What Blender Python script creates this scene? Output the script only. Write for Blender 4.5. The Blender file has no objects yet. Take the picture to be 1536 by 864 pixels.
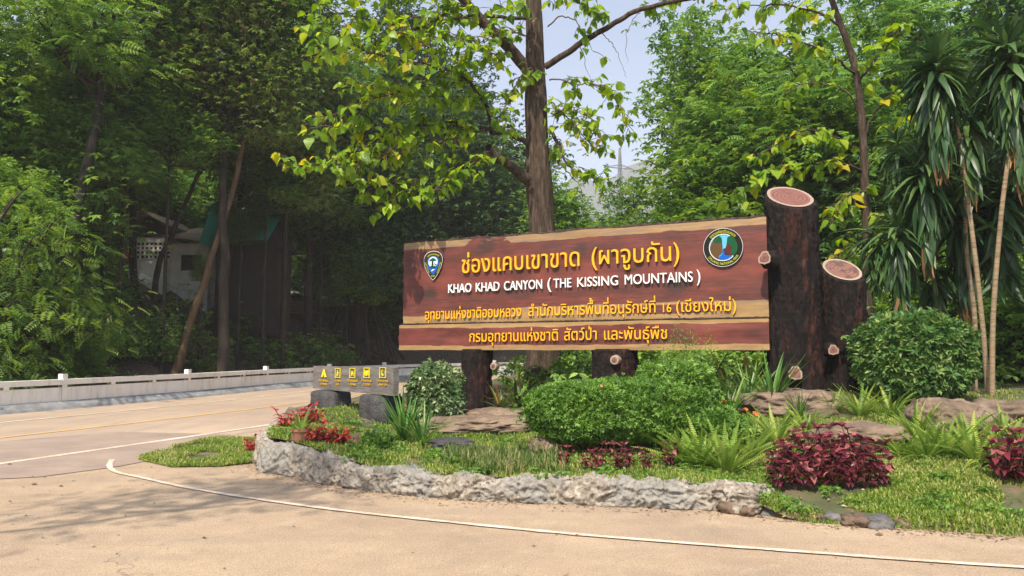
import bpy, math, random, time
import numpy as np
from mathutils import Vector, noise, geometry
from mathutils.bvhtree import BVHTree
R_ = math.radians
SC = bpy.context.scene
COL = SC.collection
rng = np.random.default_rng(7)
random.seed(7)

# ---------------------------------------------------------------- camera, world, sun, exposure
F_PX, CAM_Z = 1110.0, 1.6
PITCH = math.atan(93 / F_PX)
cam_d = bpy.data.cameras.new('camera')
cam_d.sensor_width = 36.0
cam_d.lens = 36.0 * F_PX / 1536.0
cam_d.clip_end = 6000
cam = bpy.data.objects.new('camera', cam_d)
COL.objects.link(cam)
cam.location = (0, 0, CAM_Z)
cam.rotation_euler = (math.pi / 2 + PITCH, 0, 0)
SC.camera = cam

SUN_EL, SUN_AZ = R_(52), R_(-158)         # azimuth clockwise from +Y (towards the sun)
sun_dir = Vector((math.sin(SUN_AZ) * math.cos(SUN_EL), math.cos(SUN_AZ) * math.cos(SUN_EL), math.sin(SUN_EL)))
world = bpy.data.worlds.new('World')
SC.world = world
world.use_nodes = True
wn = world.node_tree
sky = wn.nodes.new('ShaderNodeTexSky')
sky.sky_type = 'NISHITA'
sky.sun_disc = False
sky.sun_elevation = SUN_EL
sky.sun_rotation = SUN_AZ
sky.air_density = 1.0
sky.dust_density = 2.6
sky.ozone_density = 2.5
wn.links.new(sky.outputs[0], wn.nodes['Background'].inputs[0])
wn.nodes['Background'].inputs[1].default_value = 0.15
sun_d = bpy.data.lights.new('sun', 'SUN')
sun_d.energy = 4.7
sun_d.angle = R_(0.9)
sun_d.color = (1.0, 0.90, 0.75)
sun = bpy.data.objects.new('sun', sun_d)
COL.objects.link(sun)
sun.rotation_euler = sun_dir.to_track_quat('Z', 'Y').to_euler()
SC.view_settings.view_transform = 'Standard'
SC.view_settings.look = 'None'
SC.view_settings.gamma = 1
SC.view_settings.exposure = 0.6
SC.cycles.use_denoising = True
SC.cycles.max_bounces = 8
SC.cycles.diffuse_bounces = 4
SC.cycles.transmission_bounces = 4
SC.cycles.volume_bounces = 1
SC.render.film_transparent = False

CP, SP = math.cos(PITCH), math.sin(PITCH)
def ray(px, py):
    u, v = (px - 768) / F_PX, (432 - py) / F_PX
    return np.array([u, CP - v * SP, SP + v * CP])
def P(px, py, D):
    """the place seen at a pixel of the photograph, D metres ahead"""
    d = ray(px, py)
    return np.array([0, 0, CAM_Z]) + d * (D / d[1])
def G(px, py, z=0.0):
    d = ray(px, py)
    return np.array([0, 0, CAM_Z]) + d * ((z - CAM_Z) / d[2])
def X(px, D):
    return (px - 768) / F_PX * D * (1.0)

# ---------------------------------------------------------------- helpers
def tag(o, label=None, cat=None, group=None, kind=None):
    if label: o['label'] = label
    if cat: o['category'] = cat
    if group: o['group'] = group
    if kind: o['kind'] = kind
    return o
def link(o, parent=None):
    COL.objects.link(o)
    if parent is not None: o.parent = parent
    return o
def empty(name, loc=(0, 0, 0), rz=0.0, label=None, cat=None, group=None):
    o = bpy.data.objects.new(name, None)
    o.location = loc
    o.rotation_euler = (0, 0, rz)
    link(o)
    return tag(o, label, cat, group)
def copy_obj(o, parent=None):
    c = o.copy(); COL.objects.link(c); c.parent = parent
    return c
def copy_tree(o, parent=None):
    c = copy_obj(o, parent)
    for ch in o.children: copy_tree(ch, c)
    return c
def norm(a):
    a = np.asarray(a, float)
    return a / np.maximum(np.linalg.norm(a, axis=-1, keepdims=True), 1e-9)

class Acc:
    """collects numpy vertex and face blocks and links them as ONE mesh object"""
    def __init__(s): s.V = []; s.F = []; s.n = 0
    def add(s, V, F, mat=0, rnd=None, smooth=False):
        V = np.asarray(V, float).reshape(-1, 3); F = np.asarray(F, int)
        if len(F) == 0: return
        m = np.full(len(F), mat); 
        r = rng.random(len(F)) if rnd is None else (np.full(len(F), rnd) if np.isscalar(rnd) else np.asarray(rnd))
        s.V.append(V); s.F.append((F + s.n, m, r, smooth)); s.n += len(V)
    def mesh(s, name, mats):
        me = bpy.data.meshes.new(name)
        V = np.concatenate(s.V)
        me.vertices.add(len(V)); me.vertices.foreach_set('co', V.ravel().astype(np.float32))
        idx = np.concatenate([f[0].ravel() for f in s.F])
        tot = np.concatenate([np.full(len(f[0]), f[0].shape[1]) for f in s.F])
        start = np.concatenate([[0], np.cumsum(tot)[:-1]])
        me.loops.add(len(idx)); me.loops.foreach_set('vertex_index', idx.astype(np.int32))
        me.polygons.add(len(tot)); me.polygons.foreach_set('loop_start', start.astype(np.int32))
        me.polygons.foreach_set('material_index', np.concatenate([f[1] for f in s.F]).astype(np.int32))
        me.update(calc_edges=True)
        me.polygons.foreach_set('use_smooth', np.concatenate([np.full(len(f[0]), f[3]) for f in s.F]))
        a = me.attributes.new('rnd', 'FLOAT', 'FACE')
        a.data.foreach_set('value', np.concatenate([f[2] for f in s.F]).astype(np.float32))
        for m in (mats if isinstance(mats, (list, tuple)) else [mats]): me.materials.append(m)
        return me
    def build(s, name, mats, parent=None):
        return link(bpy.data.objects.new(name, s.mesh(name, mats)), parent)

def tube(pts, rad, sides=6, cap=True):
    pts = np.asarray(pts, float); n = len(pts)
    rad = np.broadcast_to(np.asarray(rad, float), (n,))
    t = norm(np.gradient(pts, axis=0))
    ref = np.array([0.31, 0.95, 0.1]); 
    if abs(t.mean(0) @ ref) > 0.8: ref = np.array([0.1, 0.1, 1.0])
    b = norm(np.cross(t, ref)); c = np.cross(t, b)
    a = np.linspace(0, 2 * np.pi, sides, endpoint=False)
    V = pts[:, None] + rad[:, None, None] * (np.cos(a)[None, :, None] * b[:, None] + np.sin(a)[None, :, None] * c[:, None])
    i = np.arange(n - 1)[:, None] * sides; j = np.arange(sides); k = (j + 1) % sides
    F = np.stack([i + j, i + k, i + sides + k, i + sides + j], -1).reshape(-1, 4)
    return V.reshape(-1, 3), F
def spline(pts, n):
    """smooth curve through the points, n samples"""
    p = np.asarray(pts, float)
    if len(p) == 2: 
        t = np.linspace(0, 1, n)[:, None]; return p[0] * (1 - t) + p[1] * t
    q = np.vstack([2 * p[0] - p[1], p, 2 * p[-1] - p[-2]])
    L = np.concatenate([[0], np.cumsum(np.linalg.norm(np.diff(p, axis=0), axis=1))])
    out = []
    for s in np.linspace(0, L[-1], n):
        i = min(np.searchsorted(L, s, side='right') - 1, len(p) - 2)
        t = (s - L[i]) / max(L[i + 1] - L[i], 1e-9)
        a, b, c, d = q[i], q[i + 1], q[i + 2], q[i + 3]
        out.append(0.5 * (2 * b + (c - a) * t + (2 * a - 5 * b + 4 * c - d) * t * t + (3 * b - a - 3 * c + d) * t ** 3))
    return np.array(out)
def box(x0, x1, y0, y1, z0, z1):
    V = [(x, y, z) for x in (x0, x1) for y in (y0, y1) for z in (z0, z1)]
    F = [(0, 1, 3, 2), (4, 6, 7, 5), (0, 4, 5, 1), (2, 3, 7, 6), (0, 2, 6, 4), (1, 5, 7, 3)]
    return np.array(V, float), np.array(F)
def grid_faces(nu, nv, wrap=False):
    """nu rows of nv vertices"""
    i = np.arange(nu - 1)[:, None] * nv
    j = np.arange(nv if wrap else nv - 1); k = (j + 1) % nv
    return np.stack([i + j, i + k, i + nv + k, i + nv + j], -1).reshape(-1, 4)
def frames(d, up=None, jit=0.3):
    """rotation matrices with x along d and z near up"""
    d = norm(d); N = len(d)
    u = np.tile([0, 0, 1.0], (N, 1)) if up is None else np.asarray(up, float)
    u = u + rng.normal(0, jit, (N, 3))
    y = norm(np.cross(u, d)); z = np.cross(d, y)
    return np.stack([d, y, z], -1)
def scatter(tV, tF, pos, rot, scale):
    tV = np.asarray(tV, float); N = len(pos)
    scale = np.broadcast_to(np.asarray(scale, float), (N,))
    V = np.einsum('nij,kj->nki', rot, tV) * scale[:, None, None] + np.asarray(pos)[:, None]
    F = (np.asarray(tF)[None] + (np.arange(N) * len(tV))[:, None, None]).reshape(-1, np.asarray(tF).shape[1])
    return V.reshape(-1, 3), F
LV_SIMPLE = (np.array([(0, 0, 0), (.45, .24, .04), (1, 0, -.12), (.45, -.24, .04)]), np.array([(0, 1, 2, 3)]))
def fb(p, o=4, s=1.0):
    return noise.fractal(Vector(p) * s, 1.0, 2.0, o)
def sstep(a, b, x):
    t = np.clip((x - a) / (b - a), 0, 1); return t * t * (3 - 2 * t)

# ---------------------------------------------------------------- materials
def new_mat(name):
    m = bpy.data.materials.new(name); m.use_nodes = True
    nt = m.node_tree; b = nt.nodes['Principled BSDF']
    return m, nt, b
def ramp(nt, fac, stops, interp='LINEAR'):
    r = nt.nodes.new('ShaderNodeValToRGB'); r.color_ramp.interpolation = interp
    el = r.color_ramp.elements
    while len(el) > 1: el.remove(el[-1])
    el[0].position = stops[0][0]; el[0].color = (*stops[0][1], 1)
    for p, c in stops[1:]:
        e = el.new(p); e.color = (*c, 1)
    if fac is not None: nt.links.new(fac, r.inputs[0])
    return r.outputs[0]
def coords(nt, scale=(1, 1, 1), kind='Object'):
    t = nt.nodes.new('ShaderNodeTexCoord'); mp = nt.nodes.new('ShaderNodeMapping')
    mp.inputs['Scale'].default_value = scale
    nt.links.new(t.outputs[kind], mp.inputs[0]); return mp.outputs[0]
def nz(nt, vec, scale, detail=4, rough=0.55, dist=0.0):
    n = nt.nodes.new('ShaderNodeTexNoise')
    n.inputs['Scale'].default_value = scale; n.inputs['Detail'].default_value = detail
    n.inputs['Roughness'].default_value = rough; n.inputs['Distortion'].default_value = dist
    nt.links.new(vec, n.inputs['Vector']); return n.outputs[0]
def mth(nt, op, a, b=None, clamp=False):
    n = nt.nodes.new('ShaderNodeMath'); n.operation = op; n.use_clamp = clamp
    for i, v in enumerate((a, b)):
        if v is None: continue
        if isinstance(v, (int, float)): n.inputs[i].default_value = v
        else: nt.links.new(v, n.inputs[i])
    return n.outputs[0]
def mix(nt, fac, a, b):
    n = nt.nodes.new('ShaderNodeMix'); n.data_type = 'RGBA'
    for i, v in ((0, fac), (6, a), (7, b)):
        if isinstance(v, tuple): n.inputs[i].default_value = (*v, 1)
        elif isinstance(v, (int, float)): n.inputs[i].default_value = v
        else: nt.links.new(v, n.inputs[i])
    return n.outputs[2]
def maprange(nt, v, a, b, c=0.0, d=1.0):
    n = nt.nodes.new('ShaderNodeMapRange'); nt.links.new(v, n.inputs[0])
    for i, x in enumerate((a, b, c, d)): n.inputs[i + 1].default_value = x
    return n.outputs[0]
def bump(nt, b, h, strength, dist=0.02):
    n = nt.nodes.new('ShaderNodeBump'); n.inputs['Strength'].default_value = strength
    n.inputs['Distance'].default_value = dist
    nt.links.new(h, n.inputs['Height']); nt.links.new(n.outputs[0], b.inputs['Normal'])

def leaf_mat(name, stops, trans=0.35, rough=0.45, tcol=None, spec=0.4, big=0.6):
    m, nt, b = new_mat(name)
    at = nt.nodes.new('ShaderNodeAttribute'); at.attribute_name = 'rnd'
    oi = nt.nodes.new('ShaderNodeObjectInfo')
    f = mth(nt, 'ADD', at.outputs['Fac'], mth(nt, 'MULTIPLY', mth(nt, 'SUBTRACT', oi.outputs['Random'], 0.5), 0.25))
    n = nz(nt, coords(nt), big, 3)
    f = mth(nt, 'ADD', f, mth(nt, 'MULTIPLY', mth(nt, 'SUBTRACT', n, 0.5), 1.25), True)
    c = ramp(nt, f, stops)
    nt.links.new(c, b.inputs['Base Color'])
    b.inputs['Roughness'].default_value = rough
    b.inputs['Specular IOR Level'].default_value = spec
    tr = nt.nodes.new('ShaderNodeBsdfTranslucent')
    hs = nt.nodes.new('ShaderNodeHueSaturation'); hs.inputs['Hue'].default_value = 0.485
    hs.inputs['Saturation'].default_value = 1.1; hs.inputs['Value'].default_value = 1.5
    nt.links.new(c, hs.inputs['Color']); nt.links.new(hs.outputs[0], tr.inputs[0])
    ms = nt.nodes.new('ShaderNodeMixShader'); ms.inputs[0].default_value = trans
    nt.links.new(b.outputs[0], ms.inputs[1]); nt.links.new(tr.outputs[0], ms.inputs[2])
    nt.links.new(ms.outputs[0], nt.nodes['Material Output'].inputs[0])
    return m
def leafobj_mat(name, stops, trans=0.35, rough=0.4, spec=0.4, across=None):
    """for leaves that are objects of their own: colour by object, a paler midrib, veins across"""
    m, nt, b = new_mat(name)
    oi = nt.nodes.new('ShaderNodeObjectInfo')
    at = nt.nodes.new('ShaderNodeAttribute'); at.attribute_name = 'rnd'
    n = nz(nt, coords(nt), 9, 3)
    f = mth(nt, 'ADD', oi.outputs['Random'], mth(nt, 'MULTIPLY', mth(nt, 'SUBTRACT', n, 0.5), 0.5), True)
    c = ramp(nt, f, stops)
    nt.links.new(c, b.inputs['Base Color'])
    b.inputs['Roughness'].default_value = rough
    b.inputs['Specular IOR Level'].default_value = spec
    tr = nt.nodes.new('ShaderNodeBsdfTranslucent')
    hs = nt.nodes.new('ShaderNodeHueSaturation'); hs.inputs['Value'].default_value = 1.5
    nt.links.new(c, hs.inputs['Color']); nt.links.new(hs.outputs[0], tr.inputs[0])
    ms = nt.nodes.new('ShaderNodeMixShader'); ms.inputs[0].default_value = trans
    nt.links.new(b.outputs[0], ms.inputs[1]); nt.links.new(tr.outputs[0], ms.inputs[2])
    nt.links.new(ms.outputs[0], nt.nodes['Material Output'].inputs[0])
    return m
def rough_mat(name, stops, scale=3.0, stretch=(1, 1, 1), bumps=0.5, bd=0.02, rough=0.85, detail=6, fine=None, spec=0.3, dist=0.0, warp=0.0):
    m, nt, b = new_mat(name)
    v = coords(nt, stretch)
    n = nz(nt, v, scale, detail, 0.62, warp)
    c = ramp(nt, n, stops)
    h = nz(nt, v, scale * 5, 6, 0.65)
    if fine:
        f = nz(nt, v, fine, 2, 0.7)
        c = mix(nt, mth(nt, 'MULTIPLY', f, 0.55), c, mix(nt, 1.0, c, (0.02, 0.015, 0.012)))
    nt.links.new(c, b.inputs['Base Color'])
    b.inputs['Roughness'].default_value = rough
    b.inputs['Specular IOR Level'].default_value = spec
    bump(nt, b, h, bumps, bd)
    return m
def flat_mat(name, c, rough=0.5, spec=0.4, var=0.12):
    m, nt, b = new_mat(name)
    n = nz(nt, coords(nt), 6, 4)
    c2 = tuple(max(0, x * (1 - var * 2)) for x in c)
    nt.links.new(ramp(nt, n, [(0.3, c2), (0.65, c)]), b.inputs['Base Color'])
    b.inputs['Roughness'].default_value = rough
    b.inputs['Specular IOR Level'].default_value = spec
    return m

M = {}
g = lambda *c: c
M['dark'] = leaf_mat('leaf_dark_green', [(0, (.016, .045, .014)), (.5, (.04, .10, .026)), (1, (.11, .20, .045))], .28, .35, spec=.5)
M['mid'] = leaf_mat('leaf_mid_green', [(0, (.045, .11, .022)), (.5, (.13, .26, .045)), (1, (.30, .43, .07))], .42)
M['feather'] = leaf_mat('leaf_feathery_green', [(0, (.05, .13, .03)), (.5, (.14, .29, .065)), (1, (.28, .45, .10))], .45)
M['olive'] = leaf_mat('leaf_olive_brown', [(0, (.14, .10, .05)), (.2, (.09, .15, .03)), (.7, (.19, .30, .06)), (1, (.38, .38, .15))], .4)
M['bright'] = leaf_mat('leaf_bright_green', [(0, (.035, .09, .016)), (.5, (.10, .20, .03)), (1, (.24, .35, .05))], .48)
M['hedge'] = leaf_mat('leaf_hedge', [(0, (.05, .12, .018)), (.5, (.11, .235, .03)), (1, (.24, .38, .06))], .32, big=2.5)
M['round'] = leaf_mat('leaf_round_bush', [(0, (.03, .08, .018)), (.5, (.065, .15, .03)), (1, (.26, .36, .10))], .25, .45, spec=.3, big=3)
M['pale'] = leaf_mat('leaf_variegated', [(0, (.04, .09, .03)), (.45, (.12, .20, .07)), (1, (.55, .58, .34))], .25, .35, big=3)
M['grass'] = leaf_mat('grass_blade', [(0, (.07, .13, .02)), (.45, (.15, .25, .03)), (.8, (.28, .36, .05)), (1, (.42, .37, .16))], .35, .55, big=1.3)
M['drygrass'] = leaf_mat('dry_grass_blade', [(0, (.03, .08, .015)), (.5, (.08, .15, .03)), (.85, (.16, .22, .05)), (1, (.36, .32, .14))], .35, .55, big=2)
M['yellow'] = leaf_mat('leaf_teak_mass', [(0, (.10, .20, .02)), (.45, (.19, .33, .02)), (.88, (.34, .45, .025)), (1, (.5, .40, .02))], .5, .4, big=1)
M['teak'] = leafobj_mat('leaf_teak', [(0, (.10, .20, .025)), (.4, (.19, .33, .02)), (.86, (.34, .45, .025)), (1, (.52, .40, .02))], .5)
M['drac'] = leafobj_mat('leaf_dracaena', [(0, (.018, .05, .015)), (.6, (.04, .10, .025)), (1, (.10, .17, .045))], .18, .42, .45)
M['dracm'] = leaf_mat('leaf_dracaena_mass', [(0, (.018, .05, .015)), (.6, (.04, .10, .025)), (1, (.10, .17, .045))], .18, .42, spec=.45)
M['fern'] = leafobj_mat('leaf_fern', [(0, (.10, .19, .02)), (.6, (.21, .33, .04)), (1, (.38, .44, .09))], .35, .5)
M['strap'] = leafobj_mat('leaf_strap', [(0, (.04, .12, .02)), (.6, (.09, .22, .03)), (1, (.25, .33, .07))], .3, .35, .5)
M['brom'] = leafobj_mat('leaf_bromeliad', [(0, (.015, .03, .012)), (.5, (.06, .10, .02)), (.8, (.24, .24, .04)), (1, (.16, .04, .015))], .25, .35)
M['coleus'] = leafobj_mat('leaf_coleus', [(0, (.045, .006, .012)), (.55, (.13, .016, .03)), (.85, (.25, .045, .055)), (1, (.42, .15, .14))], .3, .4, .5)
M['coleus_red'] = leafobj_mat('leaf_coleus_red', [(0, (.16, .01, .02)), (.6, (.42, .025, .05)), (1, (.6, .10, .06))], .3, .45)
M['bark'] = rough_mat('bark_brown', [(.3, (.03, .02, .013)), (.5, (.095, .062, .042)), (.62, (.16, .115, .08)), (.75, (.25, .19, .14))], 5, (3, 3, .5), 1, .05, fine=9)
M['bark_dark'] = rough_mat('bark_dark', [(.3, (.015, .012, .009)), (.6, (.05, .038, .028)), (.8, (.11, .09, .07))], 2.2, (3, 3, .7), .8, .03)
M['bark_red'] = rough_mat('bark_tan', [(.3, (.06, .033, .017)), (.6, (.14, .085, .045)), (.8, (.21, .14, .08))], 2.2, (3, 3, .7), .7, .03)
M['stem'] = rough_mat('dracaena_stem', [(.3, (.12, .08, .05)), (.55, (.27, .2, .12)), (.8, (.36, .28, .18))], 3, (1, 1, 9), .8, .01)
M['twig'] = rough_mat('twig', [(.3, (.05, .03, .02)), (.6, (.13, .09, .06))], 4)
M['rock'] = rough_mat('sandstone', [(.25, (.06, .045, .035)), (.5, (.24, .17, .12)), (.7, (.36, .27, .19)), (.9, (.46, .38, .30))], 2.2, (1, 1, 2), .7, .05, fine=20)
M['rock_grey'] = rough_mat('grey_rock', [(.3, (.06, .06, .06)), (.55, (.17, .165, .16)), (.8, (.34, .32, .30))], 3.5, (1, 1, 1), .8, .05, fine=25)
M['rock_dark'] = rough_mat('dark_stone', [(.3, (.03, .03, .032)), (.6, (.095, .095, .097)), (.85, (.22, .21, .20))], 5, (1, 1, 1), .9, .04, fine=30)
M['rock_brown'] = rough_mat('brown_stone', [(.3, (.05, .035, .025)), (.6, (.17, .115, .08)), (.85, (.30, .2, .15))], 6, (1, 1, 1), .8, .03)
M['terra'] = flat_mat('terracotta', (.28, .13, .075), .8)
M['yellow_paint'] = flat_mat('yellow_orange_paint', (.84, .40, .006), .35, .5, .06)
M['white_letter'] = flat_mat('white_letter_paint', (.78, .78, .76), .4, .5, .05)
M['icon_yellow'] = flat_mat('icon_yellow_paint', (.72, .60, .02), .5)
M['orange_paint'] = flat_mat('icon_orange_paint', (.55, .33, .02), .5)

# wall stucco
m, nt, b = new_mat('rough_stucco'); v = coords(nt)
n1 = nz(nt, v, 1.6, 5); n2 = nz(nt, v, 14, 8, .7, .6)
c = ramp(nt, n2, [(.30, (.07, .058, .043)), (.44, (.22, .185, .145)), (.58, (.36, .32, .265)), (.75, (.50, .47, .42))])
c = mix(nt, maprange(nt, n1, .46, .6), c, mix(nt, .6, c, (.22, .225, .215)))
c = mix(nt, maprange(nt, nz(nt, v, 2.7, 6, .7), .56, .68, 0, .6), c, (.12, .12, .07))
nt.links.new(c, b.inputs['Base Color']); b.inputs['Roughness'].default_value = .9; bump(nt, b, nz(nt, v, 45, 6, .7), .8, .02)
M['stucco'] = m

# foreground asphalt with tan dust
m, nt, b = new_mat('dusty_apron'); v = coords(nt)
big = nz(nt, v, .45, 5, .65); fine = nz(nt, v, 75, 3, .85); grit = nz(nt, v, 26, 5, .85); med = nz(nt, v, 3.5, 7, .7, .6); lane = nz(nt, coords(nt, (.25, 1.3, 1)), 1.6, 6, .65)
c = ramp(nt, big, [(.3, (.26, .185, .12)), (.48, (.385, .275, .175)), (.62, (.445, .325, .21)), (.8, (.49, .37, .25))])
c = mix(nt, maprange(nt, lane, .5, .68, 0, .4), c, (.27, .21, .16))
c = mix(nt, maprange(nt, med, .52, .66, 0, .35), c, (.24, .18, .13))
c = mix(nt, maprange(nt, med, .45, .32, 0, .35), c, (.56, .44, .31))
c = mix(nt, maprange(nt, grit, .53, .62, 0, .55), c, (.20, .15, .10))
c = mix(nt, maprange(nt, fine, .5, .6, 0, .6), c, (.15, .115, .085))
c = mix(nt, maprange(nt, fine, .46, .34, 0, .6), c, (.62, .53, .42))
vo = nt.nodes.new('ShaderNodeTexVoronoi'); vo.feature = 'DISTANCE_TO_EDGE'; vo.inputs['Scale'].default_value = .35
wv = nt.nodes.new('ShaderNodeVectorMath'); wv.operation = 'ADD'
nn = nt.nodes.new('ShaderNodeTexNoise'); nn.inputs['Scale'].default_value = 1.4; nn.inputs['Detail'].default_value = 8
nt.links.new(v, nn.inputs['Vector']); nt.links.new(v, wv.inputs[0]); nt.links.new(nn.outputs['Color'], wv.inputs[1]); nt.links.new(wv.outputs[0], vo.inputs['Vector'])
crack = maprange(nt, vo.outputs['Distance'], .0, .004, .6, 0)
c = mix(nt, mth(nt, 'MULTIPLY', crack, maprange(nt, big, .48, .6)), c, (.10, .07, .05))
nt.links.new(c, b.inputs['Base Color']); b.inputs['Roughness'].default_value = .9
bump(nt, b, mth(nt, 'ADD', grit, mth(nt, 'ADD', fine, med)), .6, .012)
M['apron'] = m
m, nt, b = new_mat('road_asphalt'); v = coords(nt)
big = nz(nt, v, .25, 4, .6); fine = nz(nt, v, 150, 3, .8)
c = ramp(nt, big, [(.3, (.30, .225, .165)), (.55, (.40, .30, .215)), (.75, (.47, .36, .25))])
c = mix(nt, maprange(nt, fine, .45, .8, 0, .45), c, (.13, .10, .09))
tr_ = nz(nt, coords(nt, (1, .12, 1)), 2.4, 6, .65); c = mix(nt, maprange(nt, tr_, .48, .64, 0, .45), c, (.25, .20, .165))
c = mix(nt, maprange(nt, nz(nt, v, 30, 4, .8), .55, .68, 0, .5), c, (.15, .12, .10))
nt.links.new(c, b.inputs['Base Color']); b.inputs['Roughness'].default_value = .85; bump(nt, b, fine, .3, .008)
M['road'] = m
m, nt, b = new_mat('road_patch'); v = coords(nt); fine = nz(nt, v, 150, 3, .8)
c = mix(nt, maprange(nt, fine, .4, .8, 0, .5), ramp(nt, nz(nt, v, 1.1, 6, .7), [(.35, (.24, .18, .145)), (.65, (.34, .26, .20))]), (.16, .125, .105))
nt.links.new(c, b.inputs['Base Color']); b.inputs['Roughness'].default_value = .85; bump(nt, b, fine, .3, .008)
M['road_patch'] = m
def line_mat(name, c0, worn):
    m, nt, b = new_mat(name); v = coords(nt)
    n = mth(nt, 'ADD', mth(nt, 'MULTIPLY', nz(nt, v, 22, 6, .8), .6), mth(nt, 'MULTIPLY', nz(nt, v, 1.3, 3), .4))
    nt.links.new(mix(nt, maprange(nt, n, .43, .58, 0, .95), c0, worn), b.inputs['Base Color'])
    b.inputs['Roughness'].default_value = .7
    return m
M['white_line'] = line_mat('worn_white_line', (.66, .59, .48), (.42, .32, .23))
M['yellow_line'] = line_mat('worn_yellow_line', (.72, .42, .10), (.42, .28, .15))
m, nt, b = new_mat('planter_soil'); v = coords(nt)
n = nz(nt, v, 3, 6); c = ramp(nt, n, [(.3, (.05, .045, .022)), (.5, (.075, .085, .028)), (.6, (.14, .10, .06)), (.75, (.22, .165, .11))])
nt.links.new(c, b.inputs['Base Color']); b.inputs['Roughness'].default_value = .95; bump(nt, b, nz(nt, v, 30, 5), .8, .03)
M['soil'] = m
m, nt, b = new_mat('litter_soil'); v = coords(nt)
n = nz(nt, v, 1.2, 8, .7); n2 = nz(nt, v, 9, 6, .75)
c = ramp(nt, n2, [(.3, (.045, .032, .02)), (.5, (.13, .092, .06)), (.66, (.25, .18, .115)), (.8, (.42, .31, .2))])
c = mix(nt, maprange(nt, n, .54, .68, 0, .5), c, (.04, .055, .018))
nt.links.new(c, b.inputs['Base Color']); b.inputs['Roughness'].default_value = .95; bump(nt, b, n2, 1.0, .12)
M['litter'] = m
M['concrete'] = None
m, nt, b = new_mat('painted_concrete'); v = coords(nt)
n = nz(nt, coords(nt, (1.5, 1.5, .35)), 2.2, 6, .7); n2 = nz(nt, v, .5, 3)
c = ramp(nt, n, [(.25, (.34, .29, .24)), (.36, (.70, .65, .57)), (.5, (.84, .79, .71)), (.8, (.88, .84, .77))])
nt.links.new(mix(nt, maprange(nt, n2, .5, .7, 0, .25), c, (.60, .48, .40)), b.inputs['Base Color']); b.inputs['Roughness'].default_value = .8
bump(nt, b, nz(nt, v, 20, 5), .2, .01)
M['concrete'] = m
M['kerb'] = rough_mat('grey_kerb', [(.3, (.13, .13, .135)), (.5, (.22, .225, .23)), (.75, (.34, .34, .335))], 2.5, (1, 1, 2), .4, .02)

# log posts
m, nt, b = new_mat('charred_bark'); v = coords(nt, (1, 1, .45)); v2 = coords(nt)
n = nz(nt, v, 11, 7, .72, .4); n2 = nz(nt, coords(nt, (1, 1, .22)), 3.2, 4, .6)
c = ramp(nt, n, [(.38, (.005, .004, .004)), (.52, (.010, .007, .007)), (.64, (.026, .016, .013)), (.8, (.09, .055, .04))])
c2 = ramp(nt, n, [(.36, (.008, .004, .004)), (.5, (.03, .011, .008)), (.68, (.09, .03, .02))])
nt.links.new(mix(nt, maprange(nt, n2, .54, .64), c, c2), b.inputs['Base Color']); b.inputs['Roughness'].default_value = .8; b.inputs['Specular IOR Level'].default_value = .2
bump(nt, b, n, 1.0, .05)
M['logbark'] = m
def cut_mat(name, ctr, inner, rim, ringscale, splotch=0.0):
    m, nt, b = new_mat(name)
    t = nt.nodes.new('ShaderNodeTexCoord'); vl = nt.nodes.new('ShaderNodeVectorMath'); vl.operation = 'LENGTH'
    nt.links.new(t.outputs['Object'], vl.inputs[0])
    n = nz(nt, t.outputs['Object'], 4, 4)
    d = mth(nt, 'ADD', vl.outputs['Value'], mth(nt, 'MULTIPLY', mth(nt, 'SUBTRACT', n, .5), .08))
    s = mth(nt, 'SINE', mth(nt, 'MULTIPLY', d, ringscale))
    c = mix(nt, maprange(nt, s, -.2, 1.0), ctr, inner)
    c = mix(nt, maprange(nt, nz(nt, t.outputs['Object'], 9, 5), .48, .7, 0, .7), c, inner)
    if splotch: c = mix(nt, maprange(nt, nz(nt, t.outputs['Object'], 6, 6, .7), .5, .56, 0, splotch), c, (.06, .045, .04))
    att = nt.nodes.new('ShaderNodeAttribute'); att.attribute_name = 'rnd'
    c = mix(nt, maprange(nt, att.outputs['Fac'], .6, .61), c, rim)
    nt.links.new(c, b.inputs['Base Color']); b.inputs['Roughness'].default_value = .6
    return m
M['cut'] = cut_mat('cut_face', (.20, .085, .065), (.115, .04, .032), (.30, .215, .16), 95)
M['cut2'] = cut_mat('cut_face_worn', (.23, .105, .08), (.12, .055, .045), (.32, .24, .18), 100, .85)

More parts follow.
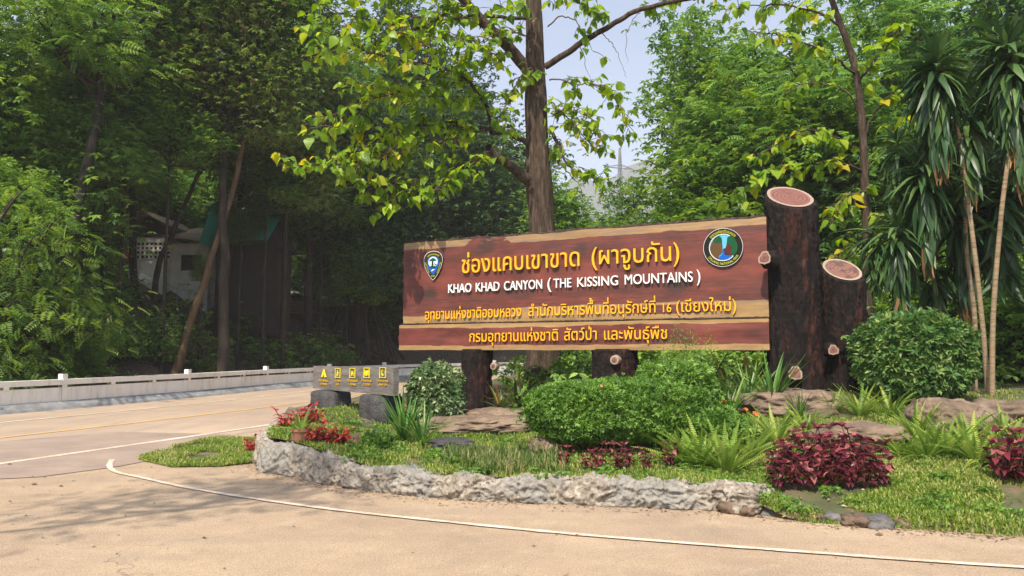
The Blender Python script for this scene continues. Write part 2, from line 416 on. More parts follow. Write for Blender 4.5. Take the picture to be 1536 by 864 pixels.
# sign board paint: brown heartwood and tan sapwood bands, drawn in board metres (x along, z up)
def board_mat(name, lower):
    m, nt, b = new_mat(name)
    t = nt.nodes.new('ShaderNodeTexCoord'); sp = nt.nodes.new('ShaderNodeSeparateXYZ'); nt.links.new(t.outputs['Object'], sp.inputs[0])
    x, z = sp.outputs[0], sp.outputs[2]
    w1 = nz(nt, coords(nt, (1, 1, 1)), .9, 3); w2 = nz(nt, coords(nt, (1, 1, 6)), 3.5, 6, .7)
    zz = mth(nt, 'ADD', z, mth(nt, 'MULTIPLY', mth(nt, 'SUBTRACT', w1, .5), .12))
    zz = mth(nt, 'ADD', zz, mth(nt, 'MULTIPLY', mth(nt, 'SUBTRACT', w2, .5), .05))
    red = ramp(nt, nz(nt, coords(nt, (1, 1, 3)), 1.3, 5, .6), [(.3, (.06, .02, .015)), (.5, (.125, .03, .021)), (.7, (.19, .045, .03))])
    tan = ramp(nt, nz(nt, coords(nt, (1, 1, 4)), 2, 5), [(.3, (.22, .135, .058)), (.6, (.33, .205, .085))])
    streak = nz(nt, coords(nt, (.55, 1, 9)), 2.4, 7, .72, .3)
    if lower:
        f = maprange(nt, zz, .455, .461); f2 = maprange(nt, zz, .10, .094)
        f = mth(nt, 'MAXIMUM', f, f2)
        edge = mth(nt, 'MAXIMUM', mth(nt, 'MULTIPLY', maprange(nt, zz, .34, .42), maprange(nt, zz, .43, .42)), 0)
        red = mix(nt, maprange(nt, streak, .5, .75, 0, .35), red, (.07, .02, .015))
    else:
        gap = mth(nt, 'MULTIPLY', maprange(nt, x, 1.55, 1.75), maprange(nt, x, 2.6, 2.3))
        ztop = mth(nt, 'ADD', zz, mth(nt, 'MULTIPLY', mth(nt, 'MULTIPLY', gap, maprange(nt, w2, .35, .6)), -.4))
        f = maprange(nt, ztop, 2.125, 2.138)
        zb_ = mth(nt, 'SUBTRACT', zz, maprange(nt, x, .4, 3.2, .71, .85)); band = maprange(nt, zb_, .006, -.006)
        # the dark lens that swirls into the lower tan band near the right end
        dx = mth(nt, 'DIVIDE', mth(nt, 'SUBTRACT', x, 5.75), 1.1); dz = mth(nt, 'DIVIDE', mth(nt, 'SUBTRACT', z, .73), .085)
        e = mth(nt, 'ADD', mth(nt, 'MULTIPLY', dx, dx), mth(nt, 'MULTIPLY', dz, dz))
        lens = maprange(nt, mth(nt, 'ADD', e, mth(nt, 'MULTIPLY', w2, .5)), 1.15, 1.3, 1, 0)
        f = mth(nt, 'MAXIMUM', f, mth(nt, 'MULTIPLY', band, mth(nt, 'SUBTRACT', 1.0, lens)))
        # streaky dark grain in the upper and lower part of the heartwood
        dark = mth(nt, 'MULTIPLY', maprange(nt, streak, .46, .62), mth(nt, 'MAXIMUM', maprange(nt, z, 1.62, 1.95), maprange(nt, z, 1.35, 1.05)))
        red = mix(nt, mth(nt, 'MULTIPLY', dark, .85), red, (.05, .028, .024))
        tan = mix(nt, mth(nt, 'MULTIPLY', maprange(nt, streak, .44, .58), maprange(nt, zb_, -.12, .0, 0, .85)), tan, (.20, .14, .10))
        for kx, kz, rx, rz in ((2.05, 2.12, .26, .22), (2.62, 1.22, .24, .14), (.72, 1.18, .2, .15), (4.05, 1.92, .2, .13), (6.62, 2.02, .22, .1), (5.9, 1.15, .26, .15), (.6, 2.02, .12, .08)):
            a = mth(nt, 'DIVIDE', mth(nt, 'SUBTRACT', x, kx), rx); c_ = mth(nt, 'DIVIDE', mth(nt, 'SUBTRACT', z, kz), rz)
            e = mth(nt, 'ADD', mth(nt, 'MULTIPLY', a, a), mth(nt, 'MULTIPLY', c_, c_))
            e = mth(nt, 'ADD', e, mth(nt, 'MULTIPLY', mth(nt, 'SUBTRACT', w2, .5), 2.6))
            red = mix(nt, maprange(nt, e, 1.0, .2, 0, .85), red, (.04, .022, .018))
    c = mix(nt, f, red, tan)
    nt.links.new(c, b.inputs['Base Color']); b.inputs['Roughness'].default_value = .5; b.inputs['Specular IOR Level'].default_value = .35
    bump(nt, b, streak, .25, .02)
    return m
M['board_up'] = board_mat('painted_board', False)
M['board_low'] = board_mat('painted_lower_plank', True)
M['edge_bark'] = rough_mat('edge_bark', [(.3, (.02, .013, .012)), (.6, (.09, .055, .045)), (.8, (.2, .13, .1))], 9, (1, 1, 2), 1, .05)

# ---------------------------------------------------------------- the ground
Rpts = [(-24, -14), (-20, 0), (-15.8, 11.0), (-12.95, 18.6), (-11.2, 24.6), (-9.2, 33.2), (-5.6, 42), (1, 50), (10, 56), (22, 60), (45, 62)]
RC = spline([(x, y, 0) for x, y in Rpts], 260)
RT = norm(np.gradient(RC, axis=0)); RN = np.stack([RT[:, 1], -RT[:, 0], RT[:, 2] * 0], -1)    # to the road side
def strip(name, d0, d1, z, mat, i0=0, i1=260, **kw):
    a = Acc(); s = slice(i0, i1)
    A, B = RC[s] + RN[s] * d0, RC[s] + RN[s] * d1
    V = np.stack([B, A], 1); V[..., 2] = z
    a.add(V, grid_faces(len(A), 2))
    return tag(a.build(name, mat), **kw)
def sheet(name, poly, z, mat, **kw):
    a = Acc(); p = np.array([(x, y, z) for x, y in poly])
    me = bpy.data.meshes.new(name); me.from_pydata([tuple(q) for q in p], [], [tuple(range(len(p)))]); me.materials.append(mat)
    return tag(link(bpy.data.objects.new(name, me)), **kw)
sheet('ground', [(-1445, -95), (1445, -95), (1445, 1995), (-1445, 1995)], -.03, M['litter'], kind='structure')
sheet('apron', [(-24, -14), (40, -14), (40, 8), (12, 14), (-1, 20), (-4, 18), (-9, 12), (-16, 2)], 0.0, M['apron'], kind='structure')
strip('road', -.1, 8.75, .004, M['road'], kind='structure')
# darker patch of asphalt by the near lane, at the left
pp = [G(-60, 668)[:2], G(170, 648)[:2], G(345, 652)[:2], G(370, 662)[:2], G(180, 700)[:2], G(60, 716)[:2], G(-60, 722)[:2]]
sheet('asphalt_patch', pp[:2] + pp[2:], .008, M['road_patch'], kind='structure')
strip('edge_line', 2.25, 2.37, .012, M['white_line'], kind='structure')
strip('centre_line', 5.05, 5.17, .012, M['yellow_line'], kind='structure')
strip('near_edge_line', 8.12, 8.27, .012, M['white_line'], 0, 118, kind='structure')
ap = spline([G(x, y) for x, y in ((168, 690), (164, 700), (175, 709), (215, 718), (300, 736), (480, 763), (700, 787), (900, 806), (1200, 829), (1560, 854), (2400, 900))], 160)
at_ = norm(np.gradient(ap, axis=0)); an = np.stack([-at_[:, 1], at_[:, 0], 0 * at_[:, 0]], -1)
a = Acc(); wl_ = np.array([.035 + .012 * noise.noise(Vector((i * .5, 0, 0))) + .006 * noise.noise(Vector((i * 1.9, 4, 0))) for i in range(len(ap))])[:, None]; V = np.stack([ap - an * wl_, ap + an * wl_], 1); V[..., 2] = .012; a.add(V, grid_faces(len(ap), 2))
tag(a.build('apron_line', M['white_line']), kind='structure')

# raised garden ground
Fpts = [(-3.55, 10.9), (-3.25, 10.0)] + [tuple(G(x, y)[:2]) for x, y in ((440, 712), (500, 725), (580, 737), (700, 748), (850, 754), (1000, 760), (1085, 764), (1200, 783), (1345, 793), (1536, 806))] + [(7, 5.6), (12, 4.6), (22, 3), (45, 1)]
FC = spline([(x, y, 0) for x, y in Fpts], 200)
Bpts = [(-3.7, 14.2), (-3.2, 16), (-2, 19.5), (-.3, 24), (1.8, 29), (5, 34), (9, 39), (14, 43), (20, 46), (28, 48), (40, 50), (60, 50)]
BC = spline([(x, y, 0) for x, y in Bpts], 200)
tt = np.concatenate([np.linspace(0, .3, 26)[:-1], np.linspace(.3, 1, 30)])
tt = np.concatenate([[0, .004], tt[1:]])
gv = FC[:, None] * (1 - tt[None, :, None]) + BC[:, None] * tt[None, :, None]
dist = np.linalg.norm(gv - FC[:, None], axis=2)
xx = FC[:, 0][:, None]
wl = 1 - sstep(1.9, 2.9, xx)                                # 1 along the planter wall, 0 along the low edging
hw = .24 + .20 * (1 - sstep(-3.2, -1.2, xx)) + .03 * dist
hw = hw * sstep(0.0, .02, dist + .02)
hr = -.03 + .09 * sstep(0, .10, dist) + .115 * np.minimum(dist, 7.0) + .012 * np.maximum(dist - 7, 0)
hz = wl * hw + (1 - wl) * hr
hz = np.minimum(hz, .86 + .02 * np.maximum(gv[..., 1] - 16, 0))
for i in range(200):
    for j in range(len(tt)):
        hz[i, j] += .05 * min(1, dist[i, j] / .5) * fb((gv[i, j, 0], gv[i, j, 1], 0), 3, .9)
gv[..., 2] = hz
a = Acc(); a.add(gv, grid_faces(200, len(tt))[:, ::-1], smooth=True)
garden = tag(a.build('garden_ground', M['soil']), kind='structure')
bvh_g = BVHTree.FromPolygons([tuple(v) for v in gv.reshape(-1, 3)], grid_faces(200, len(tt)).tolist())
def gz(x, y):
    h = bvh_g.ray_cast(Vector((x, y, 50)), Vector((0, 0, -1)))[0]
    return h.z if h else OUT_
OUT_ = 0.0

# wooded bank beyond the parapet
ds = np.concatenate([np.linspace(.35, 20, 44), np.linspace(21, 110, 30)])
hv = RC[::2][:, None] - RN[::2][:, None] * ds[None, :, None]
def bank(d, y):
    top = 5.25 - 1.6 * sstep(50, 62, y) 
    return -.25 + (top + .25) * sstep(.8, 12.0, d) ** .85 + .055 * np.maximum(d - 14, 0)
hh = bank(ds[None, :], hv[..., 1])
for i in range(hv.shape[0]):
    for j in range(hv.shape[1]):
        k = min(1, ds[j] / 4)
        hh[i, j] += k * (.5 * fb((hv[i, j, 0], hv[i, j, 1], 3), 4, .22) + .16 * fb((hv[i, j, 0], hv[i, j, 1], 9), 3, 1.1))
hv[..., 2] = hh
a = Acc(); a.add(hv, grid_faces(hv.shape[0], hv.shape[1]), smooth=True)
tag(a.build('bank_ground', M['litter']), kind='structure')
bvh_b = BVHTree.FromPolygons([tuple(v) for v in hv.reshape(-1, 3)], grid_faces(hv.shape[0], hv.shape[1]).tolist())
def bz(x, y):
    h = bvh_b.ray_cast(Vector((x, y, 90)), Vector((0, 0, -1)))[0]
    if h: return h.z
    return gz(x, y)

def garden_pts(n, u0, u1, t0, t1, cond=None, pw=1.0):
    u = rng.uniform(u0, u1, n) * 199; tt_ = t0 + (t1 - t0) * rng.random(n) ** pw
    i = np.clip(u.astype(int), 0, 198); f = (u - i)[:, None]
    Fp = FC[i] * (1 - f) + FC[i + 1] * f; Bp = BC[i] * (1 - f) + BC[i + 1] * f
    p = Fp * (1 - tt_[:, None]) + Bp * tt_[:, None]
    if cond is not None: p = p[cond(p)]
    p[:, 2] = [gz(x, y) - .005 for x, y in p[:, :2]]
    return p
# far hills
M['hill'] = rough_mat('hill_forest', [(.3, (.02, .035, .018)), (.55, (.045, .07, .03)), (.75, (.10, .11, .05))], .012, (1, 1, 1), 1, 12, detail=10, fine=.06)
def hill(name, x0, x1, y0, y1, prof, seed, amp):
    nx, ny = 150, 40
    xs = np.linspace(x0, x1, nx); ys = np.linspace(y0, y1, ny); V = np.zeros((nx, ny, 3))
    for i, x in enumerate(xs):
        H = np.interp(x, [p[0] for p in prof], [p[1] for p in prof])
        for j, y in enumerate(ys):
            t = j / (ny - 1)
            V[i, j] = (x, y, -1 + H * math.sin(min(1, t * 1.35) * math.pi / 2) * (1 if t < .75 else 1 - .5 * (t - .75)) + amp * t * fb((x, y, seed), 6, .011) + (2.5 if t > .05 else 0) * fb((x, y, seed + 5), 3, .11))
    a = Acc(); a.add(V, grid_faces(nx, ny)[:, ::-1], smooth=True)
    return tag(a.build(name, M['hill']), kind='structure')
hill('hill', -1400, 1400, 1050, 1800, [(-1400, 130), (-300, 210), (90, 320), (240, 385), (390, 425), (700, 440), (1400, 440)], 2, 60)

# ---------------------------------------------------------------- parapet along the road
def along(dist_):
    L = np.concatenate([[0], np.cumsum(np.linalg.norm(np.diff(RC, axis=0), axis=1))])
    p = np.array([np.interp(dist_, L, RC[:, k]) for k in range(3)])
    t = norm(np.array([np.interp(dist_, L, RT[:, k]) for k in range(3)]))
    return p, t
Ltot = np.linalg.norm(np.diff(RC, axis=0), axis=1).sum()
par = empty('road_parapet', tuple(RC[90]), 0, 'long weathered cream concrete parapet curving along the far side of the road', 'parapet')
off = RC[90]
def seg_prism(p, q, tp, tq, prof):
    """prof: outline (across, z); across is towards the road"""
    V = []
    for c_, t in ((p, tp), (q, tq)):
        n = np.array([t[1], -t[0], 0])
        for u, z in prof: V.append(c_ - off + n * u + np.array([0, 0, z]))
    k = len(prof); F = [(i, (i + 1) % k, k + (i + 1) % k, k + i) for i in range(k)]
    return np.array(V), np.array(F), [tuple(range(k))[::-1], tuple(range(k, 2 * k))]
SP_ = 1.67
nseg = int((Ltot - 8) / SP_)
# find phase so that a tall post stands at the post seen near the left edge
Lc = np.concatenate([[0], np.cumsum(np.linalg.norm(np.diff(RC, axis=0), axis=1))])
i20 = np.argmin(abs(RC[:, 1] - 20.3)); ph = Lc[i20] % (SP_ * 3)
for k in range(int((Ltot - ph - 2) / (SP_ * 3)) ):
    s0 = ph + k * SP_ * 3
    p, t = along(s0); q, u = along(s0 + SP_ * 3 - .02)
    if p[0] < -18 and p[1] < 6: continue
    for nm, prof, mt in (('kerb_foot', [(.10, 0), (.42, 0), (.36, .07), (.14, .215), (.10, .215)], 'kerb'),
                         ('wall_panel', [(-.06, .0), (.10, .0), (.10, .585), (-.06, .585)], 'concrete'),
                         ('rail', [(-.09, .655), (.13, .655), (.13, .80), (-.09, .80)], 'concrete')):
        a = Acc(); V, F, caps = seg_prism(p, q, t, u, prof); a.add(V, F)
        for c_ in caps: a.add(V[list(c_)], [tuple(range(len(c_)))])
        a.build(nm, M[mt], par)
    for j in range(3):
        p, t = along(s0 + j * SP_); p2, t2 = along(s0 + j * SP_ + .16)
        a = Acc(); V, F, caps = seg_prism(p, p2, t, t2, [(-.055, .583), (.095, .583), (.095, .657), (-.055, .657)]); a.add(V, F)
        a.build('post', M['concrete'], par)
        if j == 0:
            a = Acc(); V, F, caps = seg_prism(p, p2, t, t2, [(-.06, .803), (.10, .803), (.10, .95), (-.06, .95)]); a.add(V, F)
            for c_ in caps: a.add(V[list(c_)], [tuple(range(len(c_)))])
            a.add(V[[2, 3, 7, 6]], [(0, 1, 2, 3)])
            a.build('post_cap', M['white_letter'], par)

# ---------------------------------------------------------------- planter wall
wp = [(-3.2, 13.4, 0), (-3.75, 12.6, 0), (-3.72, 11.6, 0)] + [(*p, 0) for p in Fpts[:9]] + [(2.32, 7.45, 0), (2.62, 7.85, 0), (2.82, 8.35, 0)]
WC = spline(wp, 760)
wt = norm(np.gradient(WC, axis=0)); wn_ = np.stack([wt[:, 1], -wt[:, 0], 0 * wt[:, 0]], -1)   # outwards
prof = [(.10, -.03), (.11, .05), (.12, .12), (.105, .2), (.10, .27), (.10, .33), (.08, .39), (.03, .425), (-.04, .43), (-.12, .41), (-.18, .36), (-.2, .2)]
pr = spline([(u, z, 0) for u, z in prof], 44)
V = np.zeros((len(WC), 44, 3))
Lw = np.concatenate([[0], np.cumsum(np.linalg.norm(np.diff(WC, axis=0), axis=1))])
for i in range(len(WC)):
    x = WC[i, 0]; s = Lw[i]
    hs = .60 + .36 * (1 - float(sstep(-3.2, -1.4, x))) + .16 * noise.noise(Vector((s * 1.7, 3, 1))) + .10 * noise.noise(Vector((s * 4.5, 9, 1)))
    hs *= 1 - .85 * float(sstep(2.5, 2.8, x)) * (1 if i > 300 else 0)
    for j in range(44):
        u, z = pr[j, 0], pr[j, 1]
        p = WC[i] + wn_[i] * u + np.array([0, 0, z * hs])
        q = Vector(p)
        k = noise.fractal(q * 3.2, .9, 2.1, 3) * .03
        w = q + Vector((noise.noise(q * 6), noise.noise(q * 6 + Vector((5, 1, 2))), noise.noise(q * 6 + Vector((1, 7, 3))))) * .12
        r = 1 - abs(noise.noise(w * 8)); r2 = 1 - abs(noise.noise(w * 17 + Vector((3, 3, 3))))
        r3 = 1 - abs(noise.noise(w * 34)); k += .046 * (r ** 3 - .5) + .034 * (r2 ** 3 - .4) + .018 * (r3 ** 3 - .4)
        n = wn_[i] * (1 if u > -.02 else .2) + np.array([0, 0, .7 if z > .36 else .05])
        V[i, j] = p + n * k * (1 if z > 0 else .3)
a = Acc(); a.add(V, grid_faces(len(WC), 44), smooth=True)
tag(a.build('planter_wall', M['stucco']), 'rough pale stucco retaining wall curving round the front of the raised planting', 'wall')

# ---------------------------------------------------------------- rocks
def rock(name, c, size, mat, seed, label, cat='boulder', group=None, rz=0.0, detail=5, rough=.28, strat=0.0, pw=2.9):
    me = bpy.data.meshes.new(name)
    import bmesh
    bm = bmesh.new(); bmesh.ops.create_icosphere(bm, subdivisions=detail, radius=1)
    o3 = Vector((seed * 7.3, seed * 3.1, seed))
    for v in bm.verts:
        p = v.co.copy()
        q = p / (sum(abs(k) ** pw for k in p) ** (1 / pw))      # squarish
        d = 1 + rough * noise.fractal(q * 1.2 + o3, 1, 2, 4) + rough * .35 * noise.fractal(q * 4 + o3, 1, 2, 3)
        d += rough * .30 * (.35 - abs(noise.noise(q * 2.3 + o3))) + rough * .10 * noise.fractal(q * 11 + o3, 1, 2, 3)
        if strat: d += strat * math.sin(q.z * 9 + 3 * noise.noise(q * 1.5 + o3))
        v.co = Vector((q.x * size[0] * d, q.y * size[1] * d, q.z * size[2] * d))
    bm.to_mesh(me); bm.free()
    for p in me.polygons: p.use_smooth = True
    me.materials.append(mat)
    o = bpy.data.objects.new(name, me); o.location = c; o.rotation_euler = (0, 0, rz)
    link(o); return tag(o, label, cat, group)
def rock_px(px, py, z, wpx, hpx, deep, mat, seed, label, rz=0.0, dz=0.3, **kw):
    """px, py: the middle of the foot of the rock; wpx, hpx: its size in the photograph"""
    c = G(px, py, z); D = c[1]; w = wpx / F_PX * D; h = hpx / F_PX * D; z = min(z, gz(c[0], c[1] + deep * .3)) + .01
    return rock('boulder', (c[0], c[1] + deep * .5, z + h * .38), (w / 2, deep, h * .62), mat, seed, label, rz=rz, **kw)
rock_px(1192, 622, .62, 155, 34, .55, M['rock'], 1, 'broad flat brown boulder at the foot of the tall log post', strat=.03)
rock_px(1298, 668, .44, 125, 33, .4, M['rock'], 2, 'low brown boulder among the ferns, in front of the round green bush', strat=.03)
rock_px(1440, 652, .50, 108, 46, .5, M['rock'], 3, 'rounded brown boulder with a pale patch, below the thin dracaena stems')
rock_px(1535, 648, .50, 95, 42, .5, M['rock'], 4, 'brown boulder at the right edge, behind the dark red plants')
rock_px(712, 632, .52, 165, 22, .4, M['rock'], 5, 'long low pale boulder in front of the left sign leg')
rock_px(738, 614, .6, 88, 17, .4, M['rock'], 6, 'flat brown boulder behind the long pale one, beside the hedge')
rock_px(816, 664, .42, 42, 20, .25, M['rock'], 7, 'small tan rock under the left end of the trimmed hedge')
rock_px(678, 662, .42, 62, 17, .18, M['rock_dark'], 8, 'small dark grey rock lying in the planter grass')
rock_px(547, 653, .44, 42, 12, .2, M['rock_brown'], 9, 'flat brown stone in the grass beside the red flowers')
rock_px(442, 640, .42, 42, 26, .3, M['rock'], 10, 'grey brown boulder at the left corner of the planter wall')
rock_px(588, 620, .5, 60, 22, .3, M['rock_brown'], 13, 'brown rock under the small icon sign, behind the strap-leaved plant')
lab = ['reddish edging stone nearest to the end of the planter wall', 'dark grey edging stone beside the end of the planter wall', 'small buried edging stone right of the dark grey one',
       'pale brown edging stone under the left part of the dark red clump', 'flat dark edging stone under the middle of the dark red clump', 'low edging stone half under grass below the red clump',
       'grey edging stone with a cracked top below the red clump', 'brown edging stone between two flat ones', 'orange brown edging stone near the right end of the row', 'largest pointed edging stone, its red side to the road',
       'last edging stone on the right, pale and flat']
ex = [(1073, 762, 26, 20), (1092, 768, 34, 24), (1118, 772, 24, 18), (1156, 770, 34, 26), (1186, 776, 40, 20), (1222, 780, 32, 18), (1246, 782, 30, 20), (1272, 786, 30, 18), (1290, 788, 34, 22), (1316, 790, 44, 26), (1348, 788, 36, 20)]
for i, (px, py, w, h) in enumerate(ex):
    c = G(px, py); D = c[1]
    rock('edging_stone', (c[0], c[1] + .0, .035), (w / F_PX * D / 2 * .88, .11, h / F_PX * D * .42), M['rock_brown'] if i % 3 else M['rock_grey'], 20 + i, lab[i], 'stone', 'edging stones along the lawn', rz=random.uniform(-.3, .3), detail=3, rough=.4)
# small clods and fallen leaves lying on the apron
a = Acc(); N = 150
ps = np.stack([rng.uniform(-9, 6, N), rng.uniform(3.6, 11, N), np.full(N, .008)], -1)
keep = [p for p in ps if p[1] < 7.0 or p[0] < -3.6]
for p in keep:
    s = random.uniform(.008, .026) * (1 if random.random() < .85 else 1.8)
    tV = np.array([(1, 0, 0), (0, 1, 0), (-1, 0, 0), (0, -1, 0), (0, 0, .8), (.2, .1, -.3)]) * np.array([1, random.uniform(.5, 1), .6]) * s
    a.add(tV + p, [(0, 1, 4), (1, 2, 4), (2, 3, 4), (3, 0, 4)])
tag(a.build('dirt_clods', M['rock_brown']), kind='stuff', label='small dark clods and crumbs scattered on the dusty apron')

ii = rng.integers(120, 759, 900); off_w = .12 + np.abs(rng.normal(0, .16, 900)); pg = WC[ii] + wn_[ii] * off_w[:, None]; pg[:, 2] = .008
pe = np.stack([rng.uniform(2.0, 4.6, 500), np.zeros(500), np.full(500, .008)], -1); pe[:, 1] = np.interp(pe[:, 0], FC[:, 0], FC[:, 1]) - np.abs(rng.normal(0, .12, 500)); pa = np.stack([rng.uniform(-6.5, 5, 160), rng.uniform(4, 10, 160), np.full(160, .008)], -1)
pa = pa[(pa[:, 1] < 6.6) | (pa[:, 0] < -3.8)]; pg = np.concatenate([pg, pe, pa]); a = Acc()
V, F = scatter(LV_SIMPLE[0], LV_SIMPLE[1], pg, frames(norm(rng.normal(0, 1, (len(pg), 3)) * np.array([1, 1, .05])), jit=.15), rng.uniform(.012, .05, len(pg))); V[:, 2] = np.maximum(V[:, 2], .006); a.add(V, F)
M['litterleaf'] = leaf_mat('dead_leaves', [(0, (.05, .032, .02)), (.5, (.18, .12, .07)), (1, (.45, .34, .22))], .1, .7)
tag(a.build('gutter_litter', M['litterleaf']), kind='stuff', label='dry leaf crumbs and grit gathered along the foot of the wall')

# ---------------------------------------------------------------- lettering
COMB = set('\u0e31\u0e34\u0e35\u0e36\u0e37\u0e38\u0e39\u0e3a\u0e47\u0e48\u0e49\u0e4a\u0e4b\u0e4c\u0e4d')
UPPER = set('\u0e31\u0e34\u0e35\u0e36\u0e37\u0e47'); TONE = set('\u0e48\u0e49\u0e4a\u0e4b\u0e4c')
_gc = {}
def outline(s, off_=0.0):
    c = bpy.data.curves.new('lettering', 'FONT'); c.body = s; c.size = 1; c.offset = off_; c.fill_mode = 'NONE'; c.resolution_u = 4
    o = bpy.data.objects.new('lettering', c); me = o.to_mesh()
    if me is None: bpy.data.objects.remove(o); return np.zeros((0, 2)), []
    co = np.array([v.co[:2] for v in me.vertices]).reshape(-1, 2); ed = [tuple(e.vertices) for e in me.edges]
    o.to_mesh_clear(); bpy.data.objects.remove(o); bpy.data.curves.remove(c)
    return co, ed
_bar = None
def advance(ch):
    global _bar
    if ('adv', ch) not in _gc:
        if _bar is None: _bar = outline('l')[0][:, 0].max()
        _gc[('adv', ch)] = outline(ch + 'l')[0][:, 0].max() - _bar
    return _gc[('adv', ch)]
def glyph(ch, off_):
    """triangles and boundary of one character, filled by winding so that overlapping strokes stay solid"""
    k = (ch, off_)
    if k in _gc: return _gc[k]
    co, ed = outline(ch, off_)
    if not len(co): _gc[k] = None; return None
    par_ = list(range(len(co)))
    def find(i):
        while par_[i] != i: par_[i] = par_[par_[i]]; i = par_[i]
        return i
    for p, q in ed: par_[find(p)] = find(q)
    loops = {}
    for i in range(len(co)): loops.setdefault(find(i), []).append(i)
    E = []
    for l in loops.values():
        l = sorted(l); E += [(l[i], l[(i + 1) % len(l)]) for i in range(len(l))]
    res = geometry.delaunay_2d_cdt([Vector(p) for p in co], E, [], 0, 1e-5)
    vs = np.array([tuple(v) for v in res[0]]); fs = []
    A = co[[e[0] for e in E]]; B = co[[e[1] for e in E]]
    for f in res[2]:
        c = vs[list(f)].mean(0)
        up = (A[:, 1] <= c[1]) & (B[:, 1] > c[1]); dn = (A[:, 1] > c[1]) & (B[:, 1] <= c[1])
        cr = (B[:, 0] - A[:, 0]) * (c[1] - A[:, 1]) - (c[0] - A[:, 0]) * (B[:, 1] - A[:, 1])
        w = (up & (cr > 0)).sum() - (dn & (cr < 0)).sum()
        if w != 0: fs.append(tuple(f))
    _gc[k] = (vs, fs); return _gc[k]
def clusters(s):
    out = []
    for ch in s:
        if ch in COMB and out: out[-1] += ch
        else: out.append(ch)
    return out
def layout(s, off_, track=0.0):
    """[(cluster, pen x, [(vs, fs, dx, dy)])], total width"""
    pen = 0; out = []
    for cl in clusters(s):
        parts = []
        base_adv = advance(cl[0])
        for ch in cl:
            gl = glyph(ch, off_)
            if gl is None: continue
            dx = 0 if ch == cl[0] else base_adv; dy = 0
            if ch in TONE:
                dy = .17 if any(c in UPPER for c in cl) else 0.0
                if cl[0] in '\u0e1b\u0e1d\u0e1f': dx -= .12
            parts.append((gl[0], gl[1], dx, dy))
        out.append((cl, pen, parts)); pen += base_adv + track
    return out, pen - track
def letter_mesh(parts, sx, sy, depth, mats, name='letter', bend=None):
    a = Acc()
    for vs, fs, dx, dy in parts:
        if not fs: continue
        p = np.stack([(vs[:, 0] + dx) * sx, (vs[:, 1] + dy) * sy], -1)
        if bend is not None: p = bend(p)
        n = len(p)
        front = np.stack([p[:, 0], np.full(n, -depth), p[:, 1]], -1); back = np.stack([p[:, 0], np.zeros(n), p[:, 1]], -1)
        V = np.concatenate([front, back])
        T = [f for f in fs if len(f) == 3]
        if not T: continue
        a.add(V, T)
        cnt = {}
        for f in T:
            for i in range(3):
                e = (f[i], f[(i + 1) % 3]); cnt[e] = cnt.get(e, 0) + 1
        S = [(e[0], e[0] + n, e[1] + n, e[1]) for e in cnt if (e[1], e[0]) not in cnt]
        a.add(V, S)
    return a.mesh(name, mats) if a.V else None
def write(parent, s, x0, z0, x1, z1, em, off_, depth, mat, y=0.0, track=0.0, name='letter', joined=False):
    """letters from (x0,z0) to (x1,z1) on the face y of the parent"""
    lay, w = layout(s, off_, track)
    sx = math.hypot(x1 - x0, z1 - z0) / w
    if joined:
        prt = [(v, f, dx + pen, dy) for cl, pen, pp_ in lay for v, f, dx, dy in pp_]
        me = letter_mesh(prt, sx, em, depth, mat, name)
        o = link(bpy.data.objects.new(name, me), parent); o.location = (x0, y, z0); return
    for cl, pen, prt in lay:
        me = letter_mesh(prt, sx, em, depth, mat, name)
        if me is None: continue
        o = link(bpy.data.objects.new(name, me), parent)
        k = pen / w
        o.location = (x0 + (x1 - x0) * k, y, z0 + (z1 - z0) * k)

# ---------------------------------------------------------------- the big sign
SL = P(603, 525, 15.8); SR = P(1157, 525, 12.5)
SLEN = float(np.linalg.norm((SR - SL)[:2])); SANG = math.atan2(SR[1] - SL[1], SR[0] - SL[0])
sx_, sn_ = np.array([math.cos(SANG), math.sin(SANG), 0]), np.array([math.sin(SANG), -math.cos(SANG), 0])
SZ0 = .6
sign = empty('park_sign', (SL[0], SL[1], SZ0), SANG, 'wide brown board sign made like a split log, with raised yellow and white letters', 'sign')
BZ = CAM_Z - SZ0          # board bottom above the sign's foot
def on_sign(px, py, y=-.0):
    d = ray(px, py); o = np.array([0, 0, CAM_Z]) - SL + sn_ * y
    t = -(o @ sn_) / (d @ sn_); p = o + d * t
    return p @ sx_, p[2] + BZ
def board(name, outl, y0, y1, mat, parent, zoff):
    """outl(x) -> (zlow, zhigh); a slab with uneven faces. mesh origin at board bottom"""
    nx, nz_ = 130, 14; V = []
    xs = np.linspace(0, 1, nx)
    F0 = np.zeros((nx, nz_, 3)); F1 = np.zeros((nx, nz_, 3))
    for i, t in enumerate(xs):
        for j in range(nz_):
            k = j / (nz_ - 1); lo, hi = outl(t)
            z = lo + (hi - lo) * k
            x0 = -.04 + .04 * noise.noise(Vector((z * 6, 3, 0))) if outl is lower_out else 0.03 + .05 * noise.noise(Vector((z * 5, 1, 0)))
            x1 = SLEN - .02
            x = x0 + (x1 - x0) * t
            bulge = .012 * fb((x * .8, 0, z * 5), 3)
            F0[i, j] = (x, y0 + bulge, z); F1[i, j] = (x, y1, z)
    a = Acc(); a.add(F0, grid_faces(nx, nz_)[:, ::-1], smooth=True); a.add(F1, grid_faces(nx, nz_), smooth=True)
    for A, B in ((F0[:, 0], F1[:, 0]), (F1[:, -1], F0[:, -1]), (F1[0], F0[0]), (F0[-1], F1[-1])):
        a.add(np.stack([A, B], 1), grid_faces(len(A), 2))
    o = a.build(name, mat, parent); o.location = (0, 0, zoff); return o
